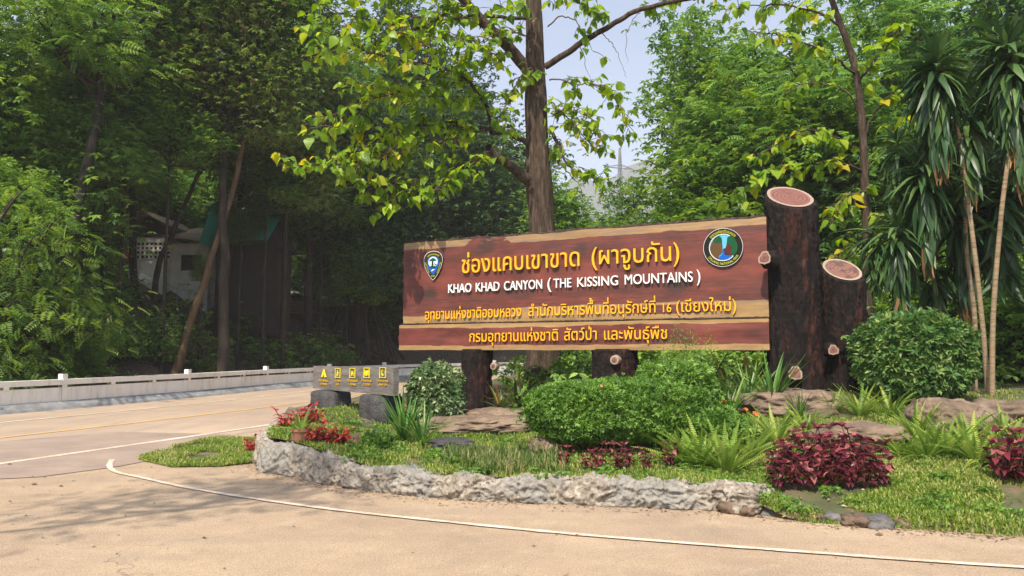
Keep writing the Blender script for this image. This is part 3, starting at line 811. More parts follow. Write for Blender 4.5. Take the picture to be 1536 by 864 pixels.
def upper_out(t): return (.555 + .012 * noise.noise(Vector((t * 9, 0, 0))), 2.27 + .03 * noise.noise(Vector((t * 8, 5, 0))) + .012 * noise.noise(Vector((t * 40, 5, 0))))
def lower_out(t): return (0 + .012 * noise.noise(Vector((t * 12, 2, 0))), .53 + .012 * noise.noise(Vector((t * 9, 0, 7))))
board('upper_board', upper_out, -.02, .16, M['board_up'], sign, BZ)
board('lower_board', lower_out, -.06, .14, M['board_low'], sign, BZ)
def bark_ridge(zf, r, y, parent, seed):
    n, k = 420, 10; V = np.zeros((n, k, 3))
    for i in range(n):
        t = i / (n - 1); x = .02 + (SLEN - .06) * t
        rr = r * (1 + .5 * noise.noise(Vector((x * 2.5, seed, 0))) + .5 * noise.noise(Vector((x * 11, seed, 0))))
        for j in range(k):
            an_ = 2 * math.pi * j / k
            q = 1 + .55 * noise.noise(Vector((x * 16, math.cos(an_) * 2, math.sin(an_) * 2 + seed)))
            V[i, j] = (x, y + math.cos(an_) * rr * q * 1.4, zf(t) + math.sin(an_) * rr * q)
    a = Acc(); a.add(V, grid_faces(n, k, True), smooth=True)
    o = a.build('bark_edge', M['edge_bark'], parent); o.location = (0, 0, BZ)
bark_ridge(lambda t: upper_out(t)[1] + .012, .036, .05, sign, 3)
bark_ridge(lambda t: .548, .016, -.03, sign, 8)
def gh(ch, off_):
    v = glyph(ch, off_)[0]; return v[:, 1].max() - v[:, 1].min()
# words with their ends and height in the photograph: (text, x0, base0, x1, base1, body height px, reference glyph)
WORDS = [('ช่องแคบเขาขาด', 692.7, 410, 872.7, 398.8, 20, 'บ', .042, .055, 'yellow_paint', 0), ('(ผาจูบกัน)', 886.7, 397.5, 1022, 390.8, 20.5, 'บ', .042, .055, 'yellow_paint', 0),
 ('KHAO', 672.5, 439.6, 708.4, 438, 11.5, 'H', .10, .045, 'white_letter', 0), ('KHAD', 713.8, 437.7, 750.5, 436, 11.7, 'H', .10, .045, 'white_letter', 0), ('CANYON', 756.4, 435.8, 815, 433, 12, 'H', .10, .045, 'white_letter', 0),
 ('(', 821, 433, 827.5, 433, 14, 'H', .02, .045, 'white_letter', 0), ('THE', 831, 432, 858.3, 430.8, 12, 'H', .10, .045, 'white_letter', 0), ('KISSING', 865.5, 430.6, 929, 427.5, 12.4, 'H', .10, .045, 'white_letter', 0),
 ('MOUNTAINS', 936.7, 427, 1040.3, 422.5, 13, 'H', .10, .045, 'white_letter', 0), (')', 1045.6, 422.5, 1052.5, 422.5, 15.5, 'H', .02, .045, 'white_letter', 0),
 ('อุทยานแห่งชาติออบหลวง', 637.4, 479.3, 783, 474.2, 11.6, 'บ', .042, .032, 'yellow_paint', 0), ('สำนักบริหารพื้นที่อนุรักษ์ที่', 792.3, 474, 985.3, 468.6, 12.6, 'บ', .042, .032, 'yellow_paint', 0), ('16', 991.7, 468.4, 1008, 468, 12.5, 'H', .045, .032, 'yellow_paint', 0),
 ('(เชียงใหม่)', 1013.6, 468, 1106, 466, 13.2, 'บ', .042, .032, 'yellow_paint', 0),
 ('กรมอุทยานแห่งชาติ', 703.7, 512.8, 838.9, 510.6, 12.3, 'บ', .042, .032, 'yellow_paint', 1), ('สัตว์ป่า', 846, 510.4, 897, 509.4, 12.8, 'บ', .042, .032, 'yellow_paint', 1), ('และพันธุ์พืช', 904.7, 509.4, 1002.8, 508, 13, 'บ', .042, .032, 'yellow_paint', 1)]
for s, xa, ya, xb, yb, hp, ref, of, dp, mt, low in WORDS:
    y = -.085 if low else -.04
    x0, z0 = on_sign(xa, ya, y); x1, z1 = on_sign(xb, yb, y)
    D = (SL + sx_ * (x0 + x1) / 2)[1]
    hp *= 1.14 if mt == 'white_letter' else 1.06
    write(sign, s, x0, z0, x1, z1, hp / F_PX * D / gh(ref, of), of, dp, M[mt], y=y + .01)

def disc(a, cx, cz, rx, rz, y, mat, n=40, fn=None):
    t = np.linspace(0, 2 * np.pi, n, endpoint=False)
    p = np.stack([cx + rx * np.cos(t), np.full(n, y), cz + rz * np.sin(t)], -1)
    a.add(p, [tuple(range(n))], mat)
def plate(name, pts, y, depth, mat, parent, loc=(0, 0, 0), curve=True):
    """a flat plate with real thickness from an outline (x, z), front towards -y"""
    p = np.array(pts, float); n = len(p); 
    if ((p[:, 0] * np.roll(p[:, 1], -1) - np.roll(p[:, 0], -1) * p[:, 1]).sum()) < 0: p = p[::-1]
    f = np.stack([p[:, 0], np.full(n, y - depth), p[:, 1]], -1); b_ = f.copy(); b_[:, 1] = y
    a = Acc()
    # triangulate the (possibly concave) front
    tri = geometry.tessellate_polygon([[Vector((q[0], q[1], 0)) for q in p]])
    a.add(f, tri); V = np.concatenate([f, b_])
    a.add(V, [(i, i + n, (i + 1) % n + n, (i + 1) % n) for i in range(n)])
    o = a.build(name, mat, parent); o.location = loc; return o
def circ(cx, cz, r, n=40, rz=None):
    t = np.linspace(0, 2 * np.pi, n, endpoint=False); return [(cx + r * math.cos(k), cz + (rz or r) * math.sin(k)) for k in t]
for nm, c in (('em_brown', (.045, .03, .015)), ('em_blue', (.01, .12, .5)), ('em_sky', (.12, .5, .7)), ('em_green', (.008, .09, .035)), ('em_white', (.75, .78, .78)), ('em_rock', (.12, .07, .03)),
              ('em_rock2', (.10, .028, .015)), ('em_yellow', (.6, .62, .06)), ('em_dark', (.016, .014, .011)), ('em_palesky', (.6, .78, .85))):
    M[nm] = flat_mat(nm, tuple(k * .8 for k in c), .6, .12, .04)
def arc_text(s, r, a0, a1, em, y, mat, parent, loc, inward=False):
    lay, w = layout(s, .01)
    parts = [(v, f, dx + pen, dy) for cl, pen, pp_ in lay for v, f, dx, dy in pp_]
    def bend(p):
        th = a0 + (a1 - a0) * p[:, 0] / w
        rr = r + (p[:, 1] * (1 if not inward else -1))
        return np.stack([rr * np.cos(th), rr * np.sin(th)], -1)
    me = letter_mesh(parts, 1.0, em, .004, mat, 'lettering', bend)
    o = link(bpy.data.objects.new('lettering', me), parent); o.location = (loc[0], y, loc[2])
# round emblem, right
ex_, ez_ = on_sign(1085, 371.5, -.03); er = .338
o = plate('round_emblem', circ(0, 0, er, 56), 0, .05, M['em_dark'], sign, (ex_, -.012, ez_)); EMB = o
sub = lambda nm, pts, d, mt, dp=.006: plate(nm, pts, -.05 - d, dp, M[mt], EMB)
def ring(nm, r0, r1, d, mt, par_, n=56, sc=lambda t: 1.0):
    t = np.linspace(0, 2 * np.pi, n, endpoint=False); a = Acc()
    A = np.stack([r0 * np.cos(t), np.full(n, d - .004), r0 * np.sin(t)], -1); B = np.stack([r1 * np.cos(t), np.full(n, d - .004), r1 * np.sin(t)], -1); C_ = B.copy(); C_[:, 1] = d
    i = np.arange(n); j = (i + 1) % n; V = np.concatenate([A, B, C_]); 
    a.add(V, np.stack([i, j, j + n, i + n], -1)); a.add(V, np.stack([i + n, j + n, j + 2 * n, i + 2 * n], -1))
    return a.build(nm, M[mt], par_)
ring('rim', er * .98, er * 1.0, -.051, 'em_white', EMB)
sub('sky_panel', circ(0, 0, er * .68, 48), 0.001, 'em_sky', .003)
sub('water_panel', [(-.09, -.24), (.1, -.235), (.17, -.17), (.06, -.11), (.02, -.1), (.025, -.02), (-.0, -.02), (-.01, -.11), (-.07, -.17)], .005, 'em_blue', .003)
sub('cliff', [(-.235, -.02), (-.19, .1), (-.14, .15), (-.07, .16), (-.02, .1), (-.005, .03), (-.01, -.09), (-.07, -.15), (-.085, -.235), (-.16, -.2), (-.225, -.11)], .005, 'em_rock', .003)
sub('cliff', [(.245, -.04), (.235, .09), (.14, .12), (.07, .09), (.05, .0), (.005, -.04), (.03, -.13), (.12, -.15), (.2, -.14)], .005, 'em_rock2', .003)
sub('tree_shape', [(-.17, .13), (-.12, .19), (-.06, .21), (-.02, .17), (-.01, .08), (-.06, .1), (-.12, .08)], .009, 'em_green', .003)
sub('tree_shape', [(.08, .17), (.13, .2), (.2, .15), (.25, .02), (.24, -.08), (.18, -.16), (.13, -.1), (.16, -.02), (.11, .04), (.07, .1)], .009, 'em_green', .003)
ring('inner_ring', er * .665, er * .705, -.056, 'em_white', EMB)
arc_text('OPLUANG NATIONAL PARK', er * .905, R_(212), R_(330), .062, -.052, M['em_yellow'], EMB, (0, 0, 0), True)
arc_text('อุทยานแห่งชาติออบหลวง', er * .76, R_(140), R_(40), .075, -.052, M['em_yellow'], EMB, (0, 0, 0))
# shield emblem, left
hx, hz_ = on_sign(651, 398, -.03)
def shield(k, n=44):
    out = []
    half = [(0, 1.0), (.25, .985), (.5, .93), (.74, .82), (.9, .66), (.985, .46), (.97, .22), (.86, -.1), (.68, -.4), (.44, -.7), (.2, -.93), (0, -1.07)]
    pts = [(x * .235 * k, z * .30 * k) for x, z in half] + [(-x * .235 * k, z * .30 * k) for x, z in half[::-1][1:-1]]
    return pts
SH = plate('shield_emblem', shield(1.0), 0, .05, M['em_brown'], sign, (hx, -.012, hz_))
sub2 = lambda nm, pts, d, mt, dp=.004: plate(nm, pts, -.05 - d, dp, M[mt], SH)
a = Acc(); o1, o2 = np.array(shield(1.0)), np.array(shield(.965)); n = len(o1); i = np.arange(n); j = (i + 1) % n
V = np.concatenate([np.stack([o1[:, 0], np.full(n, -.053), o1[:, 1]], -1), np.stack([o2[:, 0], np.full(n, -.053), o2[:, 1]], -1)])
a.add(V, np.stack([i, j, j + n, i + n], -1)); a.build('rim', M['em_white'], SH)
sub2('blue_field', [(x, z + .0) for x, z in shield(.63)], .001, 'em_blue')
sub2('white_disc', circ(0, .065, .115, 36), .006, 'em_palesky')
sub2('tree_shape', [(-.095, .085), (-.07, .12), (0, .155), (.06, .125), (.085, .085), (.03, .09), (.0, .075), (-.04, .09)], .011, 'em_green')
sub2('trunk_shape', [(-.035, -.03), (.015, -.03), (.008, .08), (-.025, .08)], .011, 'em_dark', .003)
sub2('deer_shape', [(.04, -.03), (.045, .02), (.035, .055), (.05, .05), (.055, .02), (.085, .015), (.085, -.03), (.075, 0), (.052, 0)], .011, 'em_dark', .003)
sub2('mound_shape', [(-.08, -.03), (-.03, -.015), (.04, -.02), (.085, -.03), (.05, -.048), (-.05, -.048)], .015, 'em_green', .003)
sub2('fish_shape', [(-.05, -.12), (-.01, -.085), (.06, -.09), (.02, -.105), (-.03, -.13)], .006, 'em_white', .003)
arc_text('อุทยานแห่งชาติ', .215, R_(128), R_(52), .055, -.052, M['em_yellow'], SH, (0, 0, 0))
def tilt_text(s, x0, z0, x1, z1, em, par_):
    lay, w = layout(s, .01); L = math.hypot(x1 - x0, z1 - z0); an_ = math.atan2(z1 - z0, x1 - x0)
    parts = [(v, f, dx + pen, dy) for cl, pen, pp_ in lay for v, f, dx, dy in pp_]
    ca, sa = math.cos(an_), math.sin(an_)
    me = letter_mesh(parts, L / w, em, .004, M['em_yellow'], 'lettering', lambda p: np.stack([p[:, 0] * ca - p[:, 1] * sa, p[:, 0] * sa + p[:, 1] * ca], -1))
    o = link(bpy.data.objects.new('lettering', me), par_); o.location = (x0, -.052, z0)
tilt_text('NATIONAL', -.205, .06, -.105, -.17, .042, SH)
tilt_text('THAILAND', .115, -.175, .20, .05, .042, SH)
tilt_text('PARK', -.045, -.245, .05, -.245, .045, SH)

# log posts ------------------------------------------------------------------
def log_mesh(h, r, tilt, seed, base=-.3, nr=150, nh=170):
    """bark surface with a cut top tilted towards the viewer (local -y)"""
    V = np.zeros((nh, nr, 3)); o3 = Vector((seed, seed * 2, 0))
    for j in range(nr):
        a_ = 2 * math.pi * j / nr; ca, sa = math.cos(a_), math.sin(a_)
        top = h + tilt * sa * r * .95
        for i in range(nh):
            t = i / (nh - 1); z = base + (top - base) * t
            q = Vector((ca * 2.2, sa * 2.2, z * .35)) + o3
            rr = r * (1 + .22 * max(0, 1 - (z - base) / .9) ** 2 + .05 * noise.noise(q * .6))
            w = noise.noise(Vector((ca * 4, sa * 4, z * 1.2)) + o3)
            rid = abs(noise.noise(Vector((ca * 5.5 + .6 * w, sa * 5.5, z * .8 + w)) + o3)) * .045 + abs(noise.noise(Vector((ca * 13 + w, sa * 13, z * 2.2)) + o3)) * .045 + abs(noise.noise(Vector((ca * 30, sa * 30, z * 9)) + o3)) * .03
            k = 1 - (sstep(.965, 1, t) * .9)
            rr += (rid - .03) * k * (r / .42) * 1.3
            if t > .985: rr *= 1 - .12 * ((t - .985) / .015) ** 2
            V[i, j] = (ca * rr, sa * rr, z)
    return V
def log_post(parent, h, r, tilt, seed, cutm, base=-.3):
    V = log_mesh(h, r, tilt, seed, base)
    a = Acc(); a.add(V, grid_faces(V.shape[0], V.shape[1], True), smooth=True); a.build('bark', M['logbark'], parent)
    ringv = V[-1]; c = ringv.mean(0); n = len(ringv); a = Acc()
    rs = [1, .93, .86, .6, .3]
    rows = [ringv * k + c * (1 - k) for k in rs]
    VV = np.concatenate([np.stack(rows), ], 0) - c
    VV[:, :, 2] += .012
    F = grid_faces(len(rs), n, True); a.add(VV, F, rnd=np.where(np.arange(len(F)) < n * 2, .9, .2), smooth=False)
    a.add(VV[-1], [tuple(range(n))], rnd=.2)
    o = a.build('cut_face', cutm, parent); o.location = c
def knot(parent, loc, d, r, length, cutm=None):
    """a sawn branch stub"""
    d = norm(np.array(d, float)); l0 = -d * length; q = Vector(d).to_track_quat('Z', 'Y').to_matrix()
    m3 = np.array(q); n = 28; t = np.linspace(0, 2 * np.pi, n, endpoint=False); V = []
    hs = [0, .5, .86, 1.0]; rr_ = [1.45, 1.15, 1.0, .97]
    rows = []
    for hh_, k in zip(hs, rr_):
        wob = 1 + .09 * np.sin(t * 3 + r * 30) + .06 * np.sin(t * 7)
        rows.append((np.stack([np.cos(t) * r * k * wob, np.sin(t) * r * k * wob, np.full(n, (hh_ - 1) * length)], -1)) @ m3.T)
    rows = np.array(rows); a = Acc(); a.add(rows, grid_faces(4, n, True), smooth=True)
    st = a.build('branch_stub', M['logbark'], parent); st.location = loc
    wob = 1 + .09 * np.sin(t * 3 + r * 30) + .06 * np.sin(t * 7)
    rows = np.array([(np.stack([np.cos(t) * r * k * wob, np.sin(t) * r * k * wob, np.full(n, .006)], -1)) @ m3.T for k in (.97, .72, .3)])
    a = Acc(); F = grid_faces(3, n, True); a.add(rows, F, rnd=np.where(np.arange(len(F)) < n, .9, .2)); a.add(rows[-1], [tuple(range(n))], rnd=.2)
    a.build('cut_face', cutm or M['cut'], st)
t1 = P(1194, 590, 12.6); g1 = gz(t1[0], t1[1])
tall = empty('log_post', (t1[0], t1[1], g1), 0, 'tall dark log post with slanted pink cut top, at the sign end', 'log post')
h1 = P(1190, 293, 12.45)[2] - g1
log_post(tall, h1, .43, .62, 3, M['cut'])
sl = lambda px, py, D: P(px, py, D) - np.array([t1[0], t1[1], g1])
knot(tall, sl(1147, 387, 12.1), (-.75, -.65, .12), .115, .22)
knot(tall, sl(1193, 560, 11.98), (-.05, -1, .1), .115, .16)
t2 = P(1270, 588, 13.1); g2 = gz(t2[0], t2[1])
short = empty('log_post', (t2[0], t2[1], g2), 0, 'shorter dark log post with a worn cut top, standing right of the tall one', 'log post')
h2 = P(1267, 404, 13.0)[2] - g2
log_post(short, h2, .36, .66, 9, M['cut2'])
knot(short, P(1250, 525, 12.68) - np.array([t2[0], t2[1], g2]), (-.15, -1, .05), .09, .14)
# legs under the board, parts of the sign
def leg(px, wpx, seed, kpx, kpy, kr):
    x, _ = on_sign(px, 540, .05)
    e = bpy.data.objects.new('leg', None); link(e, sign)
    gp = SL + sx_ * x; gg = gz(gp[0], gp[1])
    e.location = (x, .02 + .1, gg - SZ0)
    D = gp[1]; r = wpx / F_PX * D / 2
    V = log_mesh(CAM_Z - gg + .02, r * .92, 0, seed, -.25, 64, 50)
    a = Acc(); a.add(V, grid_faces(50, 64, True), smooth=True)
    o = a.build('bark', M['logbark'], e)
    kx, kz = on_sign(kpx, kpy, -.3)
    return e, r, kx - x, kz - (gg - SZ0)
for args in ((712, 50, 21, 726, 550, .07), (921, 72, 22, 923, 540, .08)):
    e, r, kx, kz = leg(*args)
    y = -math.sqrt(max(0, (r * 1.05) ** 2 - kx * kx)) - .03
    n = 22; t = np.linspace(0, 2 * np.pi, n, endpoint=False); kr = args[5]
    rows = np.array([np.stack([np.cos(t) * kr * k, np.full(n, yy), np.sin(t) * kr * k], -1) for k, yy in ((1.2, .12), (1.0, 0), (.7, -.004), (.3, -.004))])
    a = Acc(); F = grid_faces(4, n, True); a.add(rows, F, rnd=np.where(np.arange(len(F)) < 2 * n, .9, .2)); a.add(rows[-1], [tuple(range(n))], rnd=.2)
    o = a.build('knot', M['cut2'], e); o.location = (kx, y, kz)

# ---------------------------------------------------------------- small icon sign on two stones
M['greywood'] = rough_mat('weathered_plank', [(.3, (.10, .09, .08)), (.5, (.19, .17, .155)), (.7, (.27, .25, .23)), (.85, (.34, .31, .29))], 2.0, (1, 1, 5), .6, .02, fine=18, warp=.8)
A_ = P(473, 583, 14.3); B_ = P(594, 588, 12.0); A_[2] = B_[2] = 0
hbot, htop = .82, 1.30
iang = math.atan2(B_[1] - A_[1], B_[0] - A_[0]); ilen = float(np.linalg.norm((B_ - A_)[:2]))
isx = np.array([math.cos(iang), math.sin(iang), 0]); isn = np.array([math.sin(iang), -math.cos(iang), 0])
isign = empty('icon_sign', (A_[0], A_[1], .0), iang, 'grey wooden plank sign with yellow camping and walking pictograms, standing on two stones', 'sign')
def on_i(px, py):
    d = ray(px, py); o = np.array([0, 0, CAM_Z]) - A_ - isn * .05
    t = -(o @ isn) / (d @ isn); p = o + d * t
    return p @ isx, p[2]
zb, zt_ = on_i(473, 583)[1], on_i(473, 549)[1]
nx = 50; V0 = np.zeros((nx, 8, 3)); V1 = np.zeros((nx, 8, 3))
for i in range(nx):
    for j in range(8):
        x = ilen * i / (nx - 1); z = zb + (zt_ - zb + .02 * x / ilen + .008 * noise.noise(Vector((x * 3, 0, 0)))) * j / 7
        V0[i, j] = (x, -.05 + .006 * noise.noise(Vector((x * 3, z * 20, 0))), z); V1[i, j] = (x, .05, z)
a = Acc(); a.add(V0, grid_faces(nx, 8)[:, ::-1]); a.add(V1, grid_faces(nx, 8))
for A, B in ((V0[:, 0], V1[:, 0]), (V1[:, -1], V0[:, -1]), (V1[0], V0[0]), (V0[-1], V1[-1])): a.add(np.stack([A, B], 1), grid_faces(len(A), 2))
a.build('plank', M['greywood'], isign)
ic = [(486.5, 0), (507.5, 1), (529.5, 2), (551, 3), (575, 4)]
txt = [('ลานกางเต็นท์', 'CAMPING'), ('ห้องน้ำ', 'TOILET'), ('เส้นทางเดินป่า', 'TRAIL'), ('ร้านอาหาร', 'FOOD'), ('ศูนย์บริการ', 'INFO')]
ih = zt_ - zb
for px, k in ic:
    cx, cz = on_i(px, 560 - (px - 486) * .012); u = ih * .20; y = -.056
    pl = lambda nm, pts, mt='icon_yellow': plate(nm, [(p * u * (.9 if k else 1.2), q * u * (.85 if k else 1)) for p, q in pts], y, .012, M[mt], isign, (cx, 0, cz))
    if k:      # square frame
        a = Acc(); w = .13
        for x0, x1, z0, z1 in ((-1, 1, 1 - w, 1), (-1, 1, -1, -1 + w), (-1, -1 + w * 1.2, -1 + w, 1 - w), (1 - w * 1.2, 1, -1 + w, 1 - w)):
            V, F = box(x0 * u * 1.2, x1 * u * 1.2, y - .012, y, z0 * u, z1 * u); a.add(V, F)
        o = a.build('pictogram_frame', M['icon_yellow'], isign); o.location = (cx, 0, cz)
    if k == 0: pl('pictogram', [(-1.1, -.8), (-.9, -.55), (-.05, .95), (.05, .95), (.9, -.55), (1.1, -.8), (.3, -.8), (0, -.1), (-.3, -.8)])
    if k == 1: pl('pictogram', [(-.6, -.8), (-.35, -.1), (-.3, .4), (-.1, .75), (.1, .6), (.0, .3), (.5, .1), (.5, -.05), (.15, -.05), (.2, -.8), (.0, -.8), (-.1, -.3), (-.4, -.8)])
    if k == 2: pl('pictogram', [(-.7, -.7), (-.3, -.1), (-.35, .2), (-.1, .55), (0, .2), (.35, 0), (.6, .05), (.6, -.7), (.45, -.7), (.4, -.25), (.1, -.2), (-.05, -.7), (-.2, -.7), (-.2, -.35), (-.5, -.7)])
    if k == 3:
        pl('pictogram', circ(0, -.1, .62, 24)); pl('pictogram', [(-.95, -.7), (-.75, -.7), (-.6, .7), (-.95, .7)]); pl('pictogram', [(.8, -.7), (.95, -.7), (.95, .7), (.62, .7)])
    if k == 4: pl('pictogram', [(-.1, .7), (.15, .7), (.05, .35), (-.25, .2), (-.2, -.3), (.2, -.55), (.35, -.35), (.45, -.5), (.2, -.75), (-.3, -.6), (-.45, -.1), (-.4, .3)])
    s1, s2 = txt[k]
    L = min(.44, .05 * len(clusters(s1))) * ilen / 3.2 
    write(isign, s1, cx - L / 2, cz - u * 1.75, cx + L / 2, cz - u * 1.75, u * .62, .02, .01, M['orange_paint'], y=y, name='lettering', joined=True)
    write(isign, s2, cx - L * .35, cz - u * 2.5, cx + L * .35, cz - u * 2.5, u * .6, .02, .01, M['orange_paint'], y=y, name='lettering', joined=True)
def stone_block(px0, px1, ytop, D, deep, label, seed, zb_=.3):
    x0, x1 = X(px0, D), X(px1, D)
    ztop = zb - .01
    o = rock('stone_block', ((x0 + x1) / 2, D + deep / 2, (ztop + zb_) / 2), ((x1 - x0) / 2 * .98, deep / 2, (ztop - zb_) / 2 * 1.0), M['rock_dark'], seed, label, 'stone', rough=.06, detail=4, rz=iang * .6, pw=9)
    return o
stone_block(468, 520, 583, 13.6, .5, 'dark squarish stone block holding up the left end of the small icon sign', 31)
stone_block(542, 596, 587, 12.3, .5, 'dark stone block under the right end of the small icon sign', 32)

# ---------------------------------------------------------------- leaf shapes
def leaf_shape(n, prof, fold=.25, droop=.3, wave=0.0):
    """leaf of unit length along +x: prof(t) half width; folded at the midrib, drooping"""
    t = np.linspace(0, 1, n); w = np.array([prof(k) for k in t])
    z = -droop * t ** 2
    mid = np.stack([t, 0 * t, z], -1)
    wv = wave * np.sin(t * 14)
    l = np.stack([t, w, z + w * fold + wv * w], -1); r = np.stack([t, -w, z + w * fold - wv * w], -1)
    V = np.stack([l, mid, r], 1)
    return V.reshape(-1, 3), grid_faces(n, 3)
LV_TEAK = leaf_shape(6, lambda t: .40 * (math.sin(math.pi * min(1, t * 1.02 + .04) ** .62) ** .8) * (1 - .15 * t) if 0 < t < 1 else (.12 if t == 0 else .0), .25, .35, .12)
LV_DRAC = leaf_shape(7, lambda t: .062 * math.sin(math.pi * (t * .96 + .03) ** .75) + .004, .35, .45)
LV_DRAC2 = leaf_shape(7, lambda t: .062 * math.sin(math.pi * (t * .96 + .03) ** .75) + .004, .35, .12)
LV_STRAP = leaf_shape(8, lambda t: .032 * (1 - t ** 2.5) + .002, .5, .42)
LV_STRAP2 = leaf_shape(8, lambda t: .028 * (1 - t ** 2.5) + .002, .5, .12)
LV_COLEUS = leaf_shape(5, lambda t: .27 * math.sin(math.pi * (t * .95 + .04) ** .7), .22, .35, .2)
LV_NARROW = (np.array([(0, 0, 0), (.45, .12, .02), (1, 0, -.2), (.45, -.12, .02)]), np.array([(0, 1, 2, 3)]))
def frond():
    """fern frond: rachis with many leaflets"""
    V = []; F = []; n = 26
    for i in range(n):
        t = (i + .5) / n; x = t; z = -.28 * t ** 2; w = .062 * math.sin(math.pi * (t * .9 + .1) ** .8) + .008
        for s in (1, -1):
            b0 = len(V); V += [(x - .014, 0, z), (x + .006, s * w, z + .012 - .03 * w), (x + .022, s * w * .85, z - .004), (x + .018, 0, z - .002)]
            F.append((b0, b0 + 1, b0 + 2, b0 + 3))
    return np.array(V), np.array(F)
LV_FROND = frond()
def spray(n=6, L=.32, w=.15, droop=.25):
    V = []; F = []
    for i in range(n):
        t = (i + 1) / n; x = t * .9; z = -droop * t ** 2
        for s in (1, -1):
            b0 = len(V); dx, dy = .35 * L, s * L * (1 - .45 * abs(t - .45))
            V += [(x, 0, z), (x + dx * .5 + w * .4, dy * .5 - s * w * .2, z + .01), (x + dx, dy, z - .06), (x + dx * .5 - w * .4, dy * .5 + s * w * .2, z + .01)]
            F.append((b0, b0 + 1, b0 + 2, b0 + 3))
    return np.array(V), np.array(F)
SPRAY = spray()
def rosette(n=5, seed=0):
    r = np.random.default_rng(seed); V = []; F = []
    for i in range(n):
        a_ = 2 * math.pi * i / n + r.uniform(-.3, .3); el = r.uniform(-.5, .35); ca, sa = math.cos(a_), math.sin(a_)
        for (x, y, z) in LV_SIMPLE[0] * np.array([1, 1, 1]):
            xx_, zz_ = x * math.cos(el) - z * math.sin(el), x * math.sin(el) + z * math.cos(el)
            V.append((xx_ * ca - y * sa, xx_ * sa + y * ca, zz_))
        F.append(tuple(range(i * 4, i * 4 + 4)))
    return np.array(V), np.array(F)
ROS = rosette(5, 3)

# ---------------------------------------------------------------- tree crowns
def crown_mesh(seed, R=4.2, H=8.5, limbs=9, subs=7, leaf='spray', count=2600, size=.42, clump=.75, flat=.45, mats=None, droop=.0, low=.12, bare=.0):
    """limbs rising from the origin with leaf clumps around their ends; one mesh, leaf and bark slots"""
    r = np.random.default_rng(seed); a = Acc(); tips = []
    for i in range(limbs):
        az = 2 * math.pi * (i + r.uniform(-.3, .3)) / limbs * 1.0 + i * 2.4
        hgt = H * (low + (1 - low) * (i + .7) / limbs) * r.uniform(.85, 1.05)
        env = math.sqrt(max(.05, 1 - ((hgt / H - .45) / .62) ** 2))
        rad = R * env * r.uniform(.55, 1.0)
        end = np.array([math.cos(az) * rad, math.sin(az) * rad, hgt])
        st = np.array([0, 0, H * .45 * max(0, hgt / H - .25) * .8])
        mid = st * .5 + end * .5 + np.array([0, 0, -.05 * H]) + r.normal(0, .25, 3)
        pts = spline([st, mid, end], 9); pts[1:-1] += r.normal(0, .07, (7, 3))
        V, F = tube(pts, np.linspace(.10, .022, 9), 5); a.add(V, F, 1, smooth=True)
        tips.append(end)
        for k in range(subs):
            b0 = pts[int(2 + 6.9 * r.random())]
            d = norm(r.normal(0, 1, 3) * np.array([1, 1, .5]) + norm(end - st) * .7 + np.array([0, 0, .25]))
            L = R * r.uniform(.25, .5); e2 = b0 + d * L
            p2 = spline([b0, b0 + d * L * .5 + np.array([0, 0, .1]), e2], 5)
            V, F = tube(p2, np.linspace(.035, .01, 5), 4); a.add(V, F, 1)
            tips.append(e2); tips.append(p2[3] + r.normal(0, .2, 3))
    if H > 4:
        V, F = tube(spline([(0, 0, -.3), (.1, .1, H * .3), (0, -.1, H * .62)], 8), np.linspace(.16, .06, 8), 7); a.add(V, F, 1, smooth=True)
    tips = np.array(tips); wgt = r.random(len(tips)) + .35; wgt /= wgt.sum()
    c = tips[r.choice(len(tips), count, p=wgt)]
    o_ = r.normal(0, 1, (count, 3)) * clump * np.array([1, 1, flat])
    pos = c + o_; pos[:, 2] = np.maximum(pos[:, 2], .05)
    d = norm(o_ * np.array([1, 1, .3]) + r.normal(0, .5, (count, 3)) * np.array([1, 1, .4]) + np.array([0, 0, -droop]))
    T = {'spray': SPRAY, 'ros': ROS, 'simple': LV_SIMPLE, 'narrow': LV_NARROW}[leaf]
    V, F = scatter(T[0], T[1], pos, frames(d, jit=.35), size * r.uniform(.7, 1.25, count))
    per = len(T[1]); rr = np.repeat(r.random(count), per) * .7 + r.random(count * per) * .3
    a.add(V, F, 0, rnd=rr)
    return a
CR = {}
CR['feather'] = [crown_mesh(1, 4.6, 8, 10, 7, 'spray', 3400, .58, .75, .32).mesh('crown', [M['feather'], M['bark_dark']]), crown_mesh(2, 4.4, 9, 10, 7, 'spray', 3400, .56, .7, .35).mesh('crown', [M['mid'], M['bark_dark']])]
CR['dark'] = [crown_mesh(3, 4.8, 8, 12, 9, 'ros', 9500, .25, .8, .7).mesh('crown', [M['dark'], M['bark_dark']]), crown_mesh(4, 4.8, 9, 12, 9, 'ros', 9500, .25, .85, .7).mesh('crown', [M['dark'], M['bark_dark']])]
CR['mid'] = [crown_mesh(5, 4.4, 8.5, 11, 8, 'ros', 8500, .23, .75, .6).mesh('crown', [M['mid'], M['bark_dark']]), crown_mesh(6, 4.4, 7.5, 11, 8, 'ros', 8500, .24, .7, .6).mesh('crown', [M['mid'], M['bark_dark']])]
CR['olive'] = [crown_mesh(7, 3.2, 9, 14, 9, 'ros', 8000, .19, .55, 1.1).mesh('crown', [M['olive'], M['bark_dark']])]
CR['bright'] = [crown_mesh(8, 3.4, 9, 12, 9, 'ros', 9000, .21, .6, .7, low=.02).mesh('crown', [M['bright'], M['bark_dark']])]
